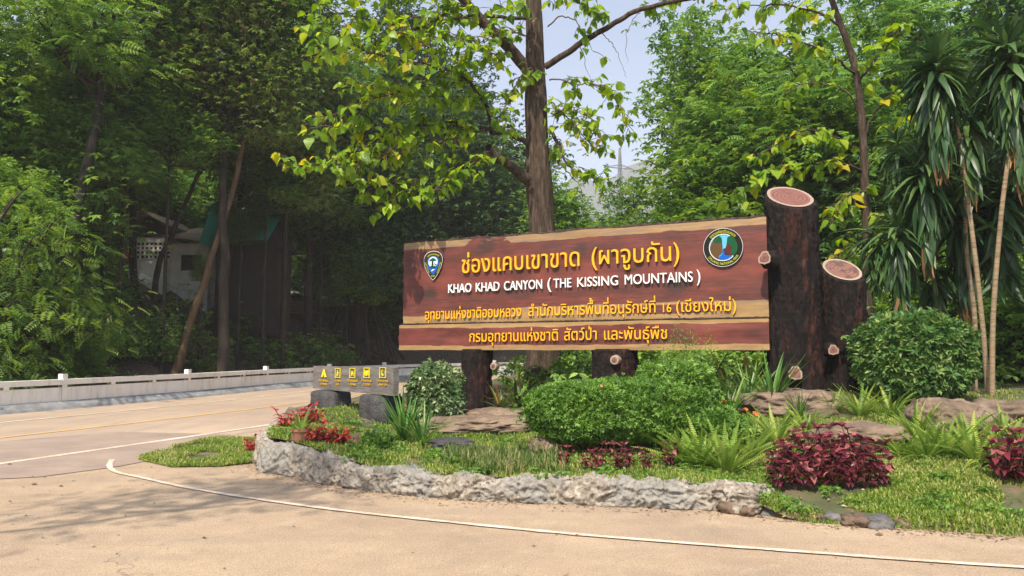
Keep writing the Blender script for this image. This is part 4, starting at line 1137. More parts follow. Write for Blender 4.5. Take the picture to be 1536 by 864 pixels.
CR['bushy'] = [crown_mesh(9, 2.2, 3.6, 12, 8, 'spray', 1500, .34, .42, .6, low=.02, droop=.3).mesh('crown', [M['bright'], M['bark_dark']]), crown_mesh(10, 2.0, 2.6, 10, 7, 'ros', 3200, .13, .4, .7, low=.02).mesh('crown', [M['mid'], M['bark_dark']])]
CR['sparse'] = [crown_mesh(21, 4.6, 8, 8, 5, 'spray', 800, .50, .9, .4).mesh('crown', [M['feather'], M['bark_dark']])]
CR['shrub'] = [crown_mesh(12, .8, 1.1, 8, 6, 'ros', 420, .14, .2, .6, low=.05).mesh('crown', [M['mid'], M['twig']]), crown_mesh(13, .8, 1.3, 8, 5, 'ros', 260, .18, .2, .6, low=.05).mesh('crown', [M['bright'], M['twig']])]
_tc = [0]
def tree(kind, base, path, rad, scale, label, group=None, name='tree', bark='bark_dark', var=None, rz=None, sz=None, cat='tree', tilt=(0, 0)):
    """base (x, y); path: trunk points relative to base, the last carries the crown"""
    _tc[0] += 1; rr = random.Random(_tc[0] * 17)
    z = bz(base[0], base[1]) - .1
    t = empty(name, (base[0], base[1], z), 0, label, cat, group)
    dr = RC[:, :2] - np.array(base); k_ = np.argmin((dr ** 2).sum(1)); o_ = float(-(dr[k_] @ RN[k_, :2]))
    if -.6 < o_ < 9.1: print('ONROAD', label, base, round(o_, 1))
    pts = spline([(0, 0, 0)] + [tuple(p) for p in path], 22)
    for i in range(1, 21): pts[i] += np.array([noise.noise(Vector((i * .4, _tc[0], 0))), noise.noise(Vector((i * .4, _tc[0], 5))), 0]) * .10
    rs = np.linspace(rad, rad * .5, 22); rs[0] *= 1.35; rs[1] *= 1.12
    V, F = tube(pts, rs, 10); V = V.reshape(22, 10, 3)
    a = Acc(); a.add(V, F, smooth=True); a.build('trunk', M[bark], t)
    k = CR[kind]; me = k[(var if var is not None else _tc[0]) % len(k)]
    o = link(bpy.data.objects.new('crown', me), t); o.location = pts[-1]
    s = scale; o.scale = (s, s, sz if sz else s); o.rotation_euler = (tilt[0], tilt[1], rz if rz is not None else rr.uniform(0, 6.28))
    return t
def tpx(kind, px, D, crown_z, scale, label, rad=.2, lean=(0, 0), **kw):
    """tree whose trunk foot is seen at column px, D metres ahead; crown_z: world height of the crown's base"""
    x = X(px, D); z = bz(x, D)
    h = max(.3, crown_z - z)
    return tree(kind, (x, D), [(lean[0] * .3, lean[1] * .3, h * .4), (lean[0], lean[1], h)], rad, scale, label, **kw)

def pathpx(base_px, D, pts):
    """trunk path relative to the foot from pixels (px, py, D)"""
    x = X(base_px, D); z = bz(x, D) - .1
    return (x, D), [tuple(P(a_, b_, c_) - np.array([x, D, z])) for a_, b_, c_ in pts]
b_, p_ = pathpx(262, 29, [(300, 440, 29.3), (345, 300, 29.8), (365, 210, 30), (385, 120, 30.5)])
tree('mid', b_, p_, .16, .8, 'leaning tree with a bare orange brown trunk on the dark bank', bark='bark_red', var=0)
b_, p_ = pathpx(338, 29.5, [(336, 400, 29.5), (334, 300, 29.5), (335, 205, 29.5)])
tree('olive', b_, p_, .24, .95, 'upright tree wrapped in brown vines, right of the leaning trunk', rz=1.0)
b_, p_ = pathpx(58, 25, [(80, 450, 25), (110, 330, 25.3), (135, 230, 25.6), (150, 150, 26)])
tree('feather', b_, p_, .26, .95, 'dark-trunked tree with feathery leaves, left of the white house', var=1)
b_, p_ = pathpx(152, 30, [(155, 400, 30), (162, 235, 30)])
tree('feather', b_, p_, .12, .68, 'light green tree with layered feathery sprays in front of the house', var=0, rz=2.2)
b_, p_ = pathpx(228, 32, [(238, 400, 32), (268, 330, 32), (300, 255, 32.5)])
tree('mid', b_, p_, .15, .6, 'thin crooked dark tree growing in front of the white wall', var=1)
b_, p_ = pathpx(205, 33, [(200, 400, 33), (195, 200, 33), (180, 60, 33)])
tree('feather', b_, p_, .18, .9, 'tall thin tree rising behind the light feathery one', var=1)
tpx('feather', 330, 36, 10.5, 1.0, 'airy feathery tree whose crown lets the sky through above the house', .2, (1, 0), var=0, rz=4)
tpx('feather', 20, 31, 7.5, 1.1, 'tall feathery tree at the left edge of the wood', .25, (.6, 0), var=1, rz=.5)
tpx('mid', -60, 27, 5.0, 1.1, 'leafy green tree at the far left, mostly outside the picture', .25, var=0)
tpx('mid', 90, 38, 6.5, 1.15, 'mid green tree behind the dark-trunked one at the left', .25, var=1)
tpx('mid', 270, 46, 6.0, .95, 'green tree rising behind the white house', .25, var=0)
tpx('olive', 425, 36, 8.4, .95, 'brownish tree draped in hanging vines above the green roof', .22, rz=3, )
tpx('dark', 462, 40, 8.5, 1.0, 'dense dark tree right of the vine-draped one', .3, var=0)
tpx('dark', 600, 49, 5.4, 1.25, 'dense dark tree behind the left end of the sign', .35, var=1)
tpx('dark', 560, 50, 11, 1.2, 'tall dark tree whose top rises behind the yellow green leaves', .35, var=0, rz=2)
tpx('dark', 690, 54, 5.0, 1.35, 'dark tree behind the middle of the sign, left of the big trunk', .35, var=0, rz=4)
tpx('dark', 745, 57, 3.8, 1.3, 'dark evergreen just left of the big trunk', .35, var=1, rz=1)
tpx('dark', 655, 58, 10.5, 1.2, 'farther dark tree above the sign', .35, var=1, rz=3)
tpx('mid', 885, 39.5, 4.0, .92, 'broad rounded green tree seen right of the big trunk, before the hazy hill', .25, var=1, rz=2)
tpx('mid', 960, 40, 2.8, .66, 'lower green tree beside the rounded one, under the power pylon', .2, var=0)
for px, D, cz, sc_, kd, v, l in ((120, 27, 8.2, .42, 'feather', 0, 'small bright feathery tree in front of the dark-trunked one'), (178, 28, 8.0, .42, 'feather', 0, 'light green tree whose sprays hang above the house roof'), (245, 29, 9.0, .45, 'mid', 1, 'slim leafy tree high above the house roof'),
                                 (425, 35, 8.4, .42, 'mid', 1, 'small leafy tree above the green roof'), (480, 40, 8, .55, 'mid', 0, 'leafy tree over the fig roots'), (395, 34, 10.5, .55, 'mid', 0, 'leafy tree top beside the far-left teak leaves'), 
                                 (60, 27, 8.2, .5, 'bright', 0, 'yellowish green tree top near the left edge'), (20, 24, 5.0, .36, 'mid', 1, 'small leafy tree above the left bushes'), (358, 33.5, 6.6, .24, 'dark', 0, 'little dark tree before the middle of the green roof'), (300, 31, 4.6, .13, 'olive', 0, 'twiggy pale sapling clinging to the leaning trunk'), (520, 43, 4.3, .45, 'mid', 1, 'low leafy tree left of the fig trunk'), ):
    tpx(kd, px, D, cz, sc_, l, .09, var=v)
tpx('dark', 735, 58, 9.5, 1.35, 'tall dark tree whose crown touches the left side of the big trunk', .35, var=0, rz=2.5)
tpx('dark', 640, 60, 15, 1.3, 'tallest dark tree behind the yellow green leaves', .35, var=1, rz=.5)
tpx('dark', 520, 55, 15, 1.3, 'high dark tree top left of the yellow green leaves', .35, var=0, rz=5)
for px, l in ((95, 'low bushy tree behind the house, farthest left'), (165, 'low bushy tree just left behind the house'), (235, 'low bushy tree right behind the house roof'), (330, 'low bushy tree between house and green roof'), (400, 'low bushy tree behind the green roof'), (470, 'low bushy tree behind the fence, left of the fig'), (590, 'low bushy tree right of the fig roots')):
    tpx('mid', px, 49, bz(X(px, 49), 49) + .5, .62, l, .1, group='low bushy trees behind the house')
# a second row that closes the wood
far = [(-120, 52, 8, 1.5), (30, 50, 10, 1.4), (150, 55, 9, 1.4), (250, 58, 6, 1.3), (380, 52, 9, 1.5), (470, 56, 10, 1.4), (560, 60, 6, 1.5), (660, 66, 5, 1.5)]
wlab = ['farthest-left tree of the back row of the wood', 'back-row tree behind the left edge trees', 'back-row tree behind the light feathery tree', 'back-row tree behind the white house', 'back-row tree behind the vine-draped tree',
        'back-row tree behind the dense dark tree', 'back-row tree low behind the left end of the sign', 'back-row tree behind the sign letters']
for i, (px, D, cz, s) in enumerate(far):
    tpx(('mid', 'dark')[i % 2], px, D, cz, s, wlab[i], .3, group='back row of the wood')
# understorey on the bank at the left
tpx('bushy', 10, 21.5, .9, 1.15, 'bright bushy plant leaning over the parapet at the left edge', .08, var=0, cat='bush', name='bush')
tpx('bushy', -60, 20.5, .5, 1.3, 'bright leafy bush at the very left behind the parapet', .08, var=0, cat='bush', name='bush')
tpx('bushy', 60, 23.0, .9, .95, 'bright green bush just behind the first white parapet post', .08, var=0, cat='bush', name='bush', rz=2)
tpx('bushy', 55, 25.5, 3.0, .8, 'yellowish bush hanging above the parapet bushes', .08, var=0, cat='bush', name='bush', rz=4)
sh = [(120, 25, 1, 1.0), (185, 28, 1, 1.1), (235, 29, 1, .8), (170, 30, 1, 1.0), (110, 31, 1, 1.3), (60, 30, 1, 1.2)]
slab = ['green undergrowth shrub right behind the parapet, nearest the left bushes', 'green shrub on the bank below the white house', 'small shrub on the bank left of the leaning trunk', 'shrub halfway up the bank below the house', 'leafy shrub under the dark-trunked tree', 'shrub in the shade behind the left bushes']
for (px, D, v, s), l in zip(sh, slab): tpx('bushy', px, D, .2 + bz(X(px, D), D), s * .6, l, .05, var=v, cat='shrub', name='shrub', group='shrubs on the wooded bank')
sm = [(404, 35.5, 0, 1.2), (447, 38, 0, 1.3), (438, 35.0, 1, .7), (305, 31, 1, 1.2), (500, 39, 0, 1.2), (365, 36, 1, 1.1), (270, 33, 1, 1.2), (480, 41, 0, 1.2)]
sl_ = ['pale leafy sapling in the middle of the dark bank', 'light green sapling higher on the bank, right of the pale one', 'tiny sapling close to the parapet', 'dry yellowish sapling at the foot of the vine-wrapped tree', 'small dark sapling near the icon sign', 'thin sapling behind the vine-wrapped trunk', 'sapling beside the leaning trunk', 'sapling below the fig tree roots']
for (px, D, v, s), l in zip(sm, sl_): tpx('shrub', px, D, .1 + bz(X(px, D), D), s, l, .02, var=v, cat='sapling', name='sapling')
# strangler fig with hanging roots
fx, fD = X(538, 45), 45; fz = bz(fx, fD)
fig = tree('dark', (fx, fD), [(0, 0, 1.5), (.1, 0, 3.4)], .75, 1.0, 'strangler fig with a thick trunk of hanging roots at the top of the bank', var=1, rz=5, name='fig_tree')
for i in range(14):
    a0 = -2.9 + i * .2; pts = []
    for q in np.linspace(0, 1, 9):
        rr_ = .8 + q * (3.2 + (i % 3)); xx_, yy_ = fx + math.cos(a0 + .25 * math.sin(q * 5 + i)) * rr_, fD + math.sin(a0 + .25 * math.sin(q * 5 + i)) * rr_ * .8
        pts.append((xx_ - fx, yy_ - fD, bz(xx_, yy_) - bz(fx, fD) + .12 + (1 - q) * .35 + .12 * math.sin(q * 7 + i)))
    a = Acc(); V, F = tube(spline(pts, 18), np.linspace(.13, .04, 18), 6); a.add(V, F, smooth=True); a.build('root', M['bark'], fig)
for i in range(26):
    a0 = rng.uniform(0, 6.28); r0 = rng.uniform(.7, 1.1); r1 = rng.uniform(.8, 2.2) if i % 3 else rng.uniform(2, 3.6)
    top = np.array([math.cos(a0) * r0, math.sin(a0) * r0, rng.uniform(2.8, 4.5)]); bot = np.array([math.cos(a0 + .2) * r1, math.sin(a0 + .2) * r1, -.6])
    pts = spline([top, top * .45 + bot * .55 + rng.normal(0, .15, 3), bot], 9)
    a = Acc(); V, F = tube(pts, np.linspace(.05, .08, 9), 5); a.add(V, F, smooth=True); a.build('aerial_root', M['bark_dark'], fig)

for k, (px, D, w, l) in enumerate([(345, 31, .5, 'dark rock at the foot of the vine-wrapped tree'), (385, 33.5, .7, 'flat dark rock in the middle of the bank'), (430, 36, .6, 'dark rock below the pale sapling'), (480, 39, .8, 'broad dark rock low on the bank near the icon sign'), (505, 41, .6, 'dark rock under the fig roots'),
                              (300, 31.5, .5, 'small dark rock beside the leaning trunk'), (360, 36, .8, 'dark rock high on the bank under the green roof'), (410, 34, .4, 'small dark rock just behind the parapet')]):
    x = X(px, D); rock('bank_rock', (x, D, bz(x, D) + .05), (w, w * .7, w * .35), M['rock'], 60 + k, l, 'rock', 'rocks on the dark bank', rz=k, detail=3, rough=.4)
# right-hand side wood
tpx('bright', 1162, 27, 3.0, 1.25, 'tall bright green tree right of the sky gap', .2, var=0, rz=1, sz=1.15)
tpx('bright', 1050, 25, .9, .50, 'small bright tree at the edge of the sky gap, below the tall one', .1, var=0, rz=3)
tpx('mid', 1150, 33, 6.5, 1.15, 'mid green tree behind the tall bright one', .25, var=0)
tpx('mid', 1240, 30, 6.5, 1.2, 'green tree behind the top of the tall log post', .25, var=1)
tpx('feather', 1330, 26, 6.0, .95, 'feathery tree behind the dracaenas', .25, var=0)
tpx('dark', 1290, 34, 1.6, 1.1, 'dark leafy tree low behind the log posts', .3, var=1)
tpx('dark', 1420, 27, 1.4, 1.0, 'dark tree behind the dracaena stems', .3, var=0)
tpx('mid', 1530, 24, 3.5, 1.1, 'green tree at the right edge', .25, var=0)
tpx('dark', 1620, 22, 1.0, 1.1, 'dark tree outside the right edge', .3, var=0)
tpx('feather', 1460, 34, 8.0, 1.2, 'tall feathery tree in the back at the right', .25, var=1)
tpx('bushy', 1110, 20, .8, .9, 'leafy bush behind the right part of the sign', .06, var=1, cat='bush', name='bush')
tpx('bushy', 1225, 17.5, .8, .8, 'green bush in the gap between the two log posts', .06, var=0, cat='bush', name='bush')
tpx('bushy', 1340, 18.5, .8, 1.1, 'mid green bush behind the round clipped bush', .06, var=1, cat='bush', name='bush')
tpx('bushy', 1520, 17, .8, 1.1, 'green bush at the right edge behind the stems', .06, var=1, cat='bush', name='bush')
tpx('bushy', 1440, 19, .8, 1.2, 'dark leafy bush behind the dracaena stems', .06, var=1, cat='bush', name='bush')
tpx('bushy', 1000, 24, .8, .8, 'low bush seen under the right half of the sign', .06, var=1, cat='bush', name='bush')
tpx('bushy', 850, 26, .8, .8, 'low bush seen under the middle of the sign', .06, var=1, cat='bush', name='bush')
# shade trees outside the frame at the left of the apron: they throw the soft shadows on it
tree('sparse', (-9.0, 2.2), [(.5, .3, 2.2), (4.2, 1.7, 5.2)], .06, .38, 'roadside tree left of the camera, outside the picture', var=0, rz=.4)

# leaf litter and undergrowth on the bank
N = 15000; ii = rng.integers(30, 250, N); dd = rng.uniform(.6, 17, N)
pb = RC[ii] - RN[ii] * dd[:, None] + rng.normal(0, .3, (N, 3)) * np.array([1, 1, 0])
M['litterleaf'] = leaf_mat('dead_leaves', [(0, (.05, .032, .02)), (.5, (.18, .12, .07)), (1, (.45, .34, .22))], .1, .7)
pb[:, 2] = [bz(x, y) + .03 for x, y in pb[:, :2]]
a = Acc(); d = norm(rng.normal(0, 1, (N, 3)) * np.array([1, 1, .25])); V, F = scatter(LV_SIMPLE[0], LV_SIMPLE[1], pb, frames(d, jit=.5), rng.uniform(.10, .26, N)); a.add(V, F)
tag(a.build('leaf_litter', M['litterleaf']), kind='stuff', label='dry brown leaf litter covering the wooded bank')
N = 2600; ii = rng.integers(40, 200, N); dd = rng.uniform(.5, 15, N) ** 1.0
pb = RC[ii] - RN[ii] * dd[:, None]; msk = np.array([noise.noise(Vector((x * .25, y * .25, 0))) + (.3 if x / y < -.52 else -.7) for x, y in pb[:, :2]]) > 0
pb = pb[msk]; N = len(pb); pb[:, 2] = [bz(x, y) for x, y in pb[:, :2]]
pb = np.repeat(pb, 5, 0) + rng.normal(0, 1, (N * 5, 3)) * np.array([.3, .3, .0]); pb[:, 2] += rng.uniform(.03, .5, N * 5)
a = Acc(); d = norm(rng.normal(0, 1, (N * 5, 3)) * np.array([1, 1, .4])); V, F = scatter(ROS[0], ROS[1], pb, frames(d, jit=.5), rng.uniform(.10, .22, N * 5)); a.add(V, F)
PLACE = 1
pq = garden_pts(2600, .12, .9, .14, .75, lambda p: (p[:, 1] > 14.5) & (np.abs(p[:, 0] / p[:, 1]) < .85))
pq = np.repeat(pq, 6, 0) + rng.normal(0, 1, (len(pq) * 6, 3)) * np.array([.4, .4, 0]); pq[:, 2] += rng.uniform(.02, .75, len(pq)); d = norm(rng.normal(0, 1, (len(pq), 3)) * np.array([1, 1, .4]))
V, F = scatter(ROS[0], ROS[1], pq, frames(d, jit=.5), rng.uniform(.10, .24, len(pq))); a.add(V, F)
tag(a.build('undergrowth', M['mid']), kind='stuff', label='low green undergrowth on the wooded bank')

# ---------------------------------------------------------------- large-leaved trees (leaves as parts)
def leaf_objs(parent, me_list, items, limit=300, mass=None, name='leaf', mass_name='leaves', tpl=None):
    """items: (pos, dir, up-jitter, length) in parent space; nearest ones as objects, the rest as one mesh"""
    items = sorted(items, key=lambda it: it[4] if len(it) > 4 else 0)
    for k, it in enumerate(items[:limit]):
        pos, d, roll, L = it[:4]
        o = bpy.data.objects.new(name, me_list[k % len(me_list)]); link(o, parent)
        d = Vector(d).normalized(); y = Vector((0, 0, 1)).cross(d)
        if y.length < 1e-3: y = Vector((1, 0, 0))
        y.normalize(); z = d.cross(y)
        c, s = math.cos(roll), math.sin(roll); y2 = y * c + z * s; z2 = z * c - y * s
        from mathutils import Matrix
        m = Matrix((( d.x, y2.x, z2.x), (d.y, y2.y, z2.y), (d.z, y2.z, z2.z))).to_4x4()
        o.matrix_basis = Matrix.Translation(Vector(pos)) @ m @ Matrix.Scale(L, 4)
    rest = items[limit:]
    if rest and mass is not None:
        pos = np.array([r[0] for r in rest]); d = norm(np.array([r[1] for r in rest])); L = np.array([r[3] for r in rest])
        T = tpl or LV_TEAK
        V, F = scatter(T[0], T[1], pos, frames(d, jit=.4), L)
        a = Acc(); a.add(V, F, rnd=np.repeat(rng.random(len(pos)), len(T[1])), smooth=True)
        o = a.build(mass_name, mass, parent); o['kind'] = 'stuff'
def mk(name, T, mat, smooth=True):
    a = Acc(); a.add(T[0], T[1], smooth=smooth); return a.mesh(name, mat)
ME_TEAK = [mk('leaf', leaf_shape(6, lambda t: w_ * (math.sin(math.pi * min(1, t * .97 + .03) ** .62)) + .005, f_, dr_, wv_), M['teak']) for w_, f_, dr_, wv_ in ((.42, .2, .35, .1), (.38, .35, .2, .15), (.45, .1, .5, .1), (.36, .45, .3, .2))]
def twig_tree(root, org, twigs, leaf_size, dens, seed, every=.13, hang=.55):
    """twigs: list of (pixel path with depths, r0, r1, leafiness). Branch parts and hanging leaves"""
    r = np.random.default_rng(seed); items = []
    for path, r0, r1, lf in twigs:
        pts = spline([P(*q) for q in path], 8 * len(path)) - org
        n = len(pts); wob = np.cumsum(r.normal(0, .016, (n, 3)), 0); wob -= np.linspace(0, 1, n)[:, None] * wob[-1] * .0; wob[0] = 0
        pts = pts + wob * (0.6 if r0 > .05 else 1)
        a = Acc(); V, F = tube(pts, np.linspace(r0, r1, n), 8 if r0 > .05 else 5); a.add(V, F, smooth=True)
        L = np.concatenate([[0], np.cumsum(np.linalg.norm(np.diff(pts, axis=0), axis=1))])
        if lf:
            # side twiglets carrying pairs of leaves
            s = L[-1] * (.12 if lf > .5 else .45)
            while s < L[-1]:
                p = np.array([np.interp(s, L, pts[:, k]) for k in range(3)])
                t = norm(np.array([np.interp(min(L[-1], s + .1), L, pts[:, k]) for k in range(3)]) - p + 1e-6)
                if r.random() < lf * dens:
                    d = norm(t * r.uniform(.2, 1) + r.normal(0, .8, 3) * np.array([1, 1, .6])); tl = r.uniform(.12, .5) * (1.2 if lf > .9 else .8)
                    q = p + d * tl
                    V, F = tube(np.stack([p, p * .5 + q * .5 + np.array([0, 0, .03]), q]), np.array([.009, .007, .004]), 4); a.add(V, F)
                    for m_ in range(r.integers(1, 4)):
                        az = r.uniform(0, 6.28); d2 = norm(np.array([math.cos(az), math.sin(az), -hang * r.uniform(.3, 2.0)]) + d * .5)
                        b = q - d * tl * r.uniform(0, .5)
                        items.append((b, d2, r.normal(0, .6), leaf_size * r.uniform(.55, 1.2), (b + org)[1]))
                s += every * r.uniform(.5, 1.5)
        a.build('branch', M['twig'] if r0 < .03 else M['bark'], root)
    return items
tb = P(815, 600, 17.2); tb[2] = gz(tb[0], tb[1])
teak = empty('teak_tree', tuple(tb), 0, 'large broad-leaved tree with a thick brown trunk and yellow green leaves, behind the sign', 'tree')
tr_pts = spline([tb, P(818, 440, 17.2), P(813, 340, 17.2), P(806, 220, 17.2), P(803, 110, 17.1), P(800, 0, 17.0), P(792, -160, 16.9), P(780, -300, 16.8)], 120) - tb
n = len(tr_pts); nr = 40; V = np.zeros((n, nr, 3))
zz = tr_pts[:, 2]
for i in range(n):
    z = tr_pts[i, 2]; r0 = np.interp(z, [0, 1, 4.3, 7.5, 9, 12], [.52, .40, .305, .235, .2, .1])
    r0 *= 1 + .10 * math.exp(-((z - 6.9) / .5) ** 2) + .08 * math.exp(-((z - 4.9) / .4) ** 2)
    for j in range(nr):
        a_ = 2 * math.pi * j / nr; ca, sa = math.cos(a_), math.sin(a_)
        q = Vector((ca * 3.5, sa * 3.5, z * .55)); w = noise.noise(q)
        rr = r0 * (1 + .06 * noise.noise(Vector((ca, sa, z * .5))) - .09 * abs(noise.noise(Vector((ca * 6 + w, sa * 6, z * 1.3 + w)))) + .03 * noise.noise(Vector((ca * 9, sa * 9, z * 6))))
        V[i, j] = tr_pts[i] + np.array([ca * rr, sa * rr, 0])
a = Acc(); a.add(V, grid_faces(n, nr, True), smooth=True); a.build('trunk', M['bark'], teak)
TW = [
 ([(800, 118, 17.1), (770, 75, 16.8), (735, 35, 16.5), (695, -10, 16.2), (620, -90, 15.6)], .15, .07, 0),
 ([(818, 100, 17.1), (850, 78, 16.9), (900, 48, 16.6), (960, 20, 16.2), (1040, 0, 15.8), (1130, -25, 15.4)], .085, .03, .25),
 ([(800, 278, 17.1), (770, 250, 16.8), (745, 232, 16.6), (730, 222, 16.5)], .14, .075, 0),
 ([(795, 218, 17.1), (765, 200, 16.8), (738, 193, 16.5)], .07, .05, 0),
 ([(735, 228, 16.5), (700, 252, 16.0), (650, 278, 15.4), (605, 300, 14.9), (560, 325, 14.5)], .03, .008, 1),
 ([(745, 232, 16.6), (690, 262, 16.0), (660, 285, 15.4), (640, 305, 15.0)], .022, .006, 1),
 ([(738, 193, 16.5), (680, 192, 16.0), (620, 188, 15.4), (570, 205, 14.8), (520, 235, 14.2), (465, 255, 13.8), (410, 245, 13.4)], .032, .006, .9),
 ([(738, 193, 16.5), (670, 180, 15.9), (600, 190, 15.2), (545, 178, 14.6), (495, 190, 14.2)], .03, .006, 1),
 ([(738, 193, 16.5), (728, 160, 16.3), (700, 120, 15.9), (650, 100, 15.3), (590, 92, 14.6), (530, 70, 14.0), (480, 50, 13.7)], .045, .008, 1),
 ([(700, 120, 15.9), (640, 130, 15.2), (570, 140, 14.6), (510, 160, 14.2), (468, 190, 13.9)], .028, .006, 1),
 ([(790, 28, 17.0), (740, 25, 16.6), (700, 30, 16.2), (650, 44, 15.6), (590, 70, 15.0), (530, 85, 14.4), (465, 100, 14.0)], .05, .008, 1),
 ([(700, 30, 16.2), (640, 15, 15.6), (575, 30, 15.0), (510, 20, 14.5), (470, 40, 14.2)], .03, .006, 1),
 ([(695, -10, 16.2), (620, -15, 15.5), (550, -5, 14.9), (490, -30, 14.4)], .04, .008, 1),
 ([(738, 193, 16.5), (690, 215, 15.9), (640, 235, 15.3), (590, 245, 14.9), (540, 265, 14.5)], .025, .006, 1),
 ([(660, 105, 15.4), (640, 70, 15.2), (610, 55, 15.0), (580, 50, 14.7)], .02, .006, 1),
 ([(735, 165, 16.3), (700, 155, 16.0), (660, 150, 15.7), (620, 160, 15.4)], .02, .006, 1),
 ([(826, 195, 17.1), (850, 225, 16.9), (868, 250, 16.8), (872, 258, 16.8)], .05, .012, .9),
 ([(826, 170, 17.1), (862, 160, 16.7), (890, 180, 16.4), (905, 205, 16.2)], .02, .006, 1),
 ([(824, 120, 17.1), (860, 130, 16.6), (895, 140, 16.3), (925, 170, 16.0), (937, 205, 15.9)], .02, .005, 1),
 ([(826, 150, 17.1), (848, 175, 16.8), (872, 205, 16.6), (895, 232, 16.4)], .02, .005, 1),
 ([(822, 40, 17.0), (850, 25, 16.7), (880, 40, 16.4), (905, 75, 16.2)], .02, .005, .5),
 ([(900, 48, 16.6), (930, 75, 16.3), (943, 110, 16.1)], .012, .003, 0), ([(870, 62, 16.8), (888, 100, 16.6), (895, 128, 16.5)], .012, .003, 0),
 ([(960, 20, 16.2), (946, 60, 16.0), (952, 95, 15.9)], .010, .003, 0), ([(880, 60, 16.8), (895, 20, 16.6), (900, -20, 16.6)], .014, .004, .3),
 ([(600, 215, 15.0), (560, 300, 14.6), (480, 330, 14.3)], .008, .003, 0),
 ([(802, 60, 17.1), (760, 50, 16.5), (720, 65, 16.0), (690, 95, 15.6)], .02, .006, 1),
 ([(802, 90, 17.1), (775, 130, 16.5), (755, 165, 16.2), (760, 200, 16.0)], .02, .006, .9),
 ([(770, 75, 16.8), (730, 90, 16.2), (680, 60, 15.6), (640, 70, 15.2)], .02, .006, 1),
 ([(735, 35, 16.5), (700, 0, 16.0), (660, -10, 15.6)], .02, .006, 1),
 ([(800, 0, 17.0), (840, -10, 16.5), (880, 10, 16.2), (900, 20, 16.0)], .02, .006, .9),
 ([(800, 20, 17.0), (780, 0, 16.4), (760, 10, 16.0), (745, 0, 15.8)], .02, .006, .9),
 ([(600, 215, 15.0), (570, 240, 14.7), (530, 250, 14.4), (505, 235, 14.2)], .015, .005, 1),
 ([(650, 278, 15.4), (610, 270, 15.0), (575, 275, 14.7), (540, 268, 14.4)], .015, .005, 1),
 ([(650, 100, 15.3), (620, 130, 15.0), (570, 120, 14.6), (520, 125, 14.3)], .018, .005, 1),
 ([(826, 230, 17.1), (850, 262, 16.8), (862, 280, 16.7), (868, 300, 16.6)], .02, .006, .5),
 ([(868, 250, 16.8), (890, 258, 16.5), (912, 262, 16.3)], .015, .005, .9),
 # crown above the picture
 ([(780, -300, 16.8), (700, -400, 16.0), (600, -420, 15.2), (520, -400, 14.6)], .06, .02, .9),
 ([(760, -120, 16.9), (640, -200, 16.6), (540, -230, 16.2), (450, -240, 15.6)], .06, .02, .9),
 ([(1040, 0, 15.8), (1080, -50, 15.2), (1140, -90, 14.6)], .03, .01, .8),
]
items = twig_tree(teak, tb, TW, .215, 1.0, 5, every=.055)
inv = [it for it in items]
# leaves inside the frame first (largest in the photograph), the rest joined
def infr(it):
    p = it[0] + tb; return 0 if (p[2] - 1.6) / p[1] < .45 else 100
items = [(*it[:4], it[4] + infr(it)) for it in items]
leaf_objs(teak, ME_TEAK, items, 300, M['yellow'], tpl=(ME_TEAK and leaf_shape(5, lambda t: .41 * math.sin(math.pi * min(1, t * .97 + .03) ** .62) + .005, .25, .35, .1)))
# slender sapling of the same kind, right
sb = P(1300, 560, 16.5); sb[2] = gz(sb[0], sb[1])
sap = empty('teak_sapling', tuple(sb), 0, 'slender broad-leaved tree with yellow green leaves between the tall log and the dracaenas', 'tree')
a = Acc(); sp_ = spline([sb, P(1302, 420, 16.5), P(1298, 300, 16.4), P(1294, 200, 16.3), P(1282, 100, 16.2), P(1248, 0, 16.0), P(1225, -90, 15.9)], 60) - sb
V, F = tube(sp_, np.linspace(.12, .055, 60), 10); a.add(V, F, smooth=True); a.build('trunk', M['bark'], sap)
TS = [
 ([(1298, 235, 16.4), (1262, 205, 16.0), (1215, 200, 15.6), (1165, 215, 15.2), (1135, 230, 15.0)], .03, .006, .8),
 ([(1299, 260, 16.4), (1260, 250, 16.0), (1210, 250, 15.5), (1150, 270, 15.0), (1105, 300, 14.7)], .03, .006, .9),
 ([(1292, 180, 16.3), (1255, 140, 16.0), (1210, 130, 15.6), (1160, 150, 15.3)], .025, .006, .5),
 ([(1285, 110, 16.2), (1240, 80, 15.8), (1190, 60, 15.3), (1140, 50, 15.0), (1110, 35, 14.8)], .03, .006, .7),
 ([(1262, 40, 16.1), (1215, 15, 15.7), (1150, 10, 15.2), (1080, 15, 14.8)], .03, .006, .8),
 ([(1290, 120, 16.2), (1315, 85, 15.9), (1335, 60, 15.7), (1355, 30, 15.6)], .03, .008, .8),
 ([(1296, 210, 16.3), (1320, 170, 16.0), (1340, 150, 15.8), (1365, 120, 15.5)], .03, .008, .5),
 ([(1299, 250, 16.4), (1330, 225, 16.0), (1350, 190, 15.8)], .025, .006, .7),
 ([(1300, 285, 16.4), (1262, 300, 16.0), (1240, 340, 15.6)], .025, .006, .8),
 ([(1300, 320, 16.4), (1330, 330, 16.0), (1350, 370, 15.6)], .02, .006, .8),
 ([(1300, 380, 16.4), (1265, 370, 16.0), (1242, 400, 15.7)], .02, .006, .8),
 ([(1248, 0, 16.0), (1300, -40, 15.5), (1380, -60, 15.0)], .03, .01, .9),
 ([(1235, -50, 16.0), (1180, -90, 15.5), (1100, -90, 15.0)], .03, .01, .9),
]
items = twig_tree(sap, sb, TS, .24, 1.0, 6, every=.07)
leaf_objs(sap, ME_TEAK, items, 300, M['yellow'], tpl=leaf_shape(5, lambda t: .41 * math.sin(math.pi * min(1, t * .97 + .03) ** .62) + .005, .25, .35, .1))

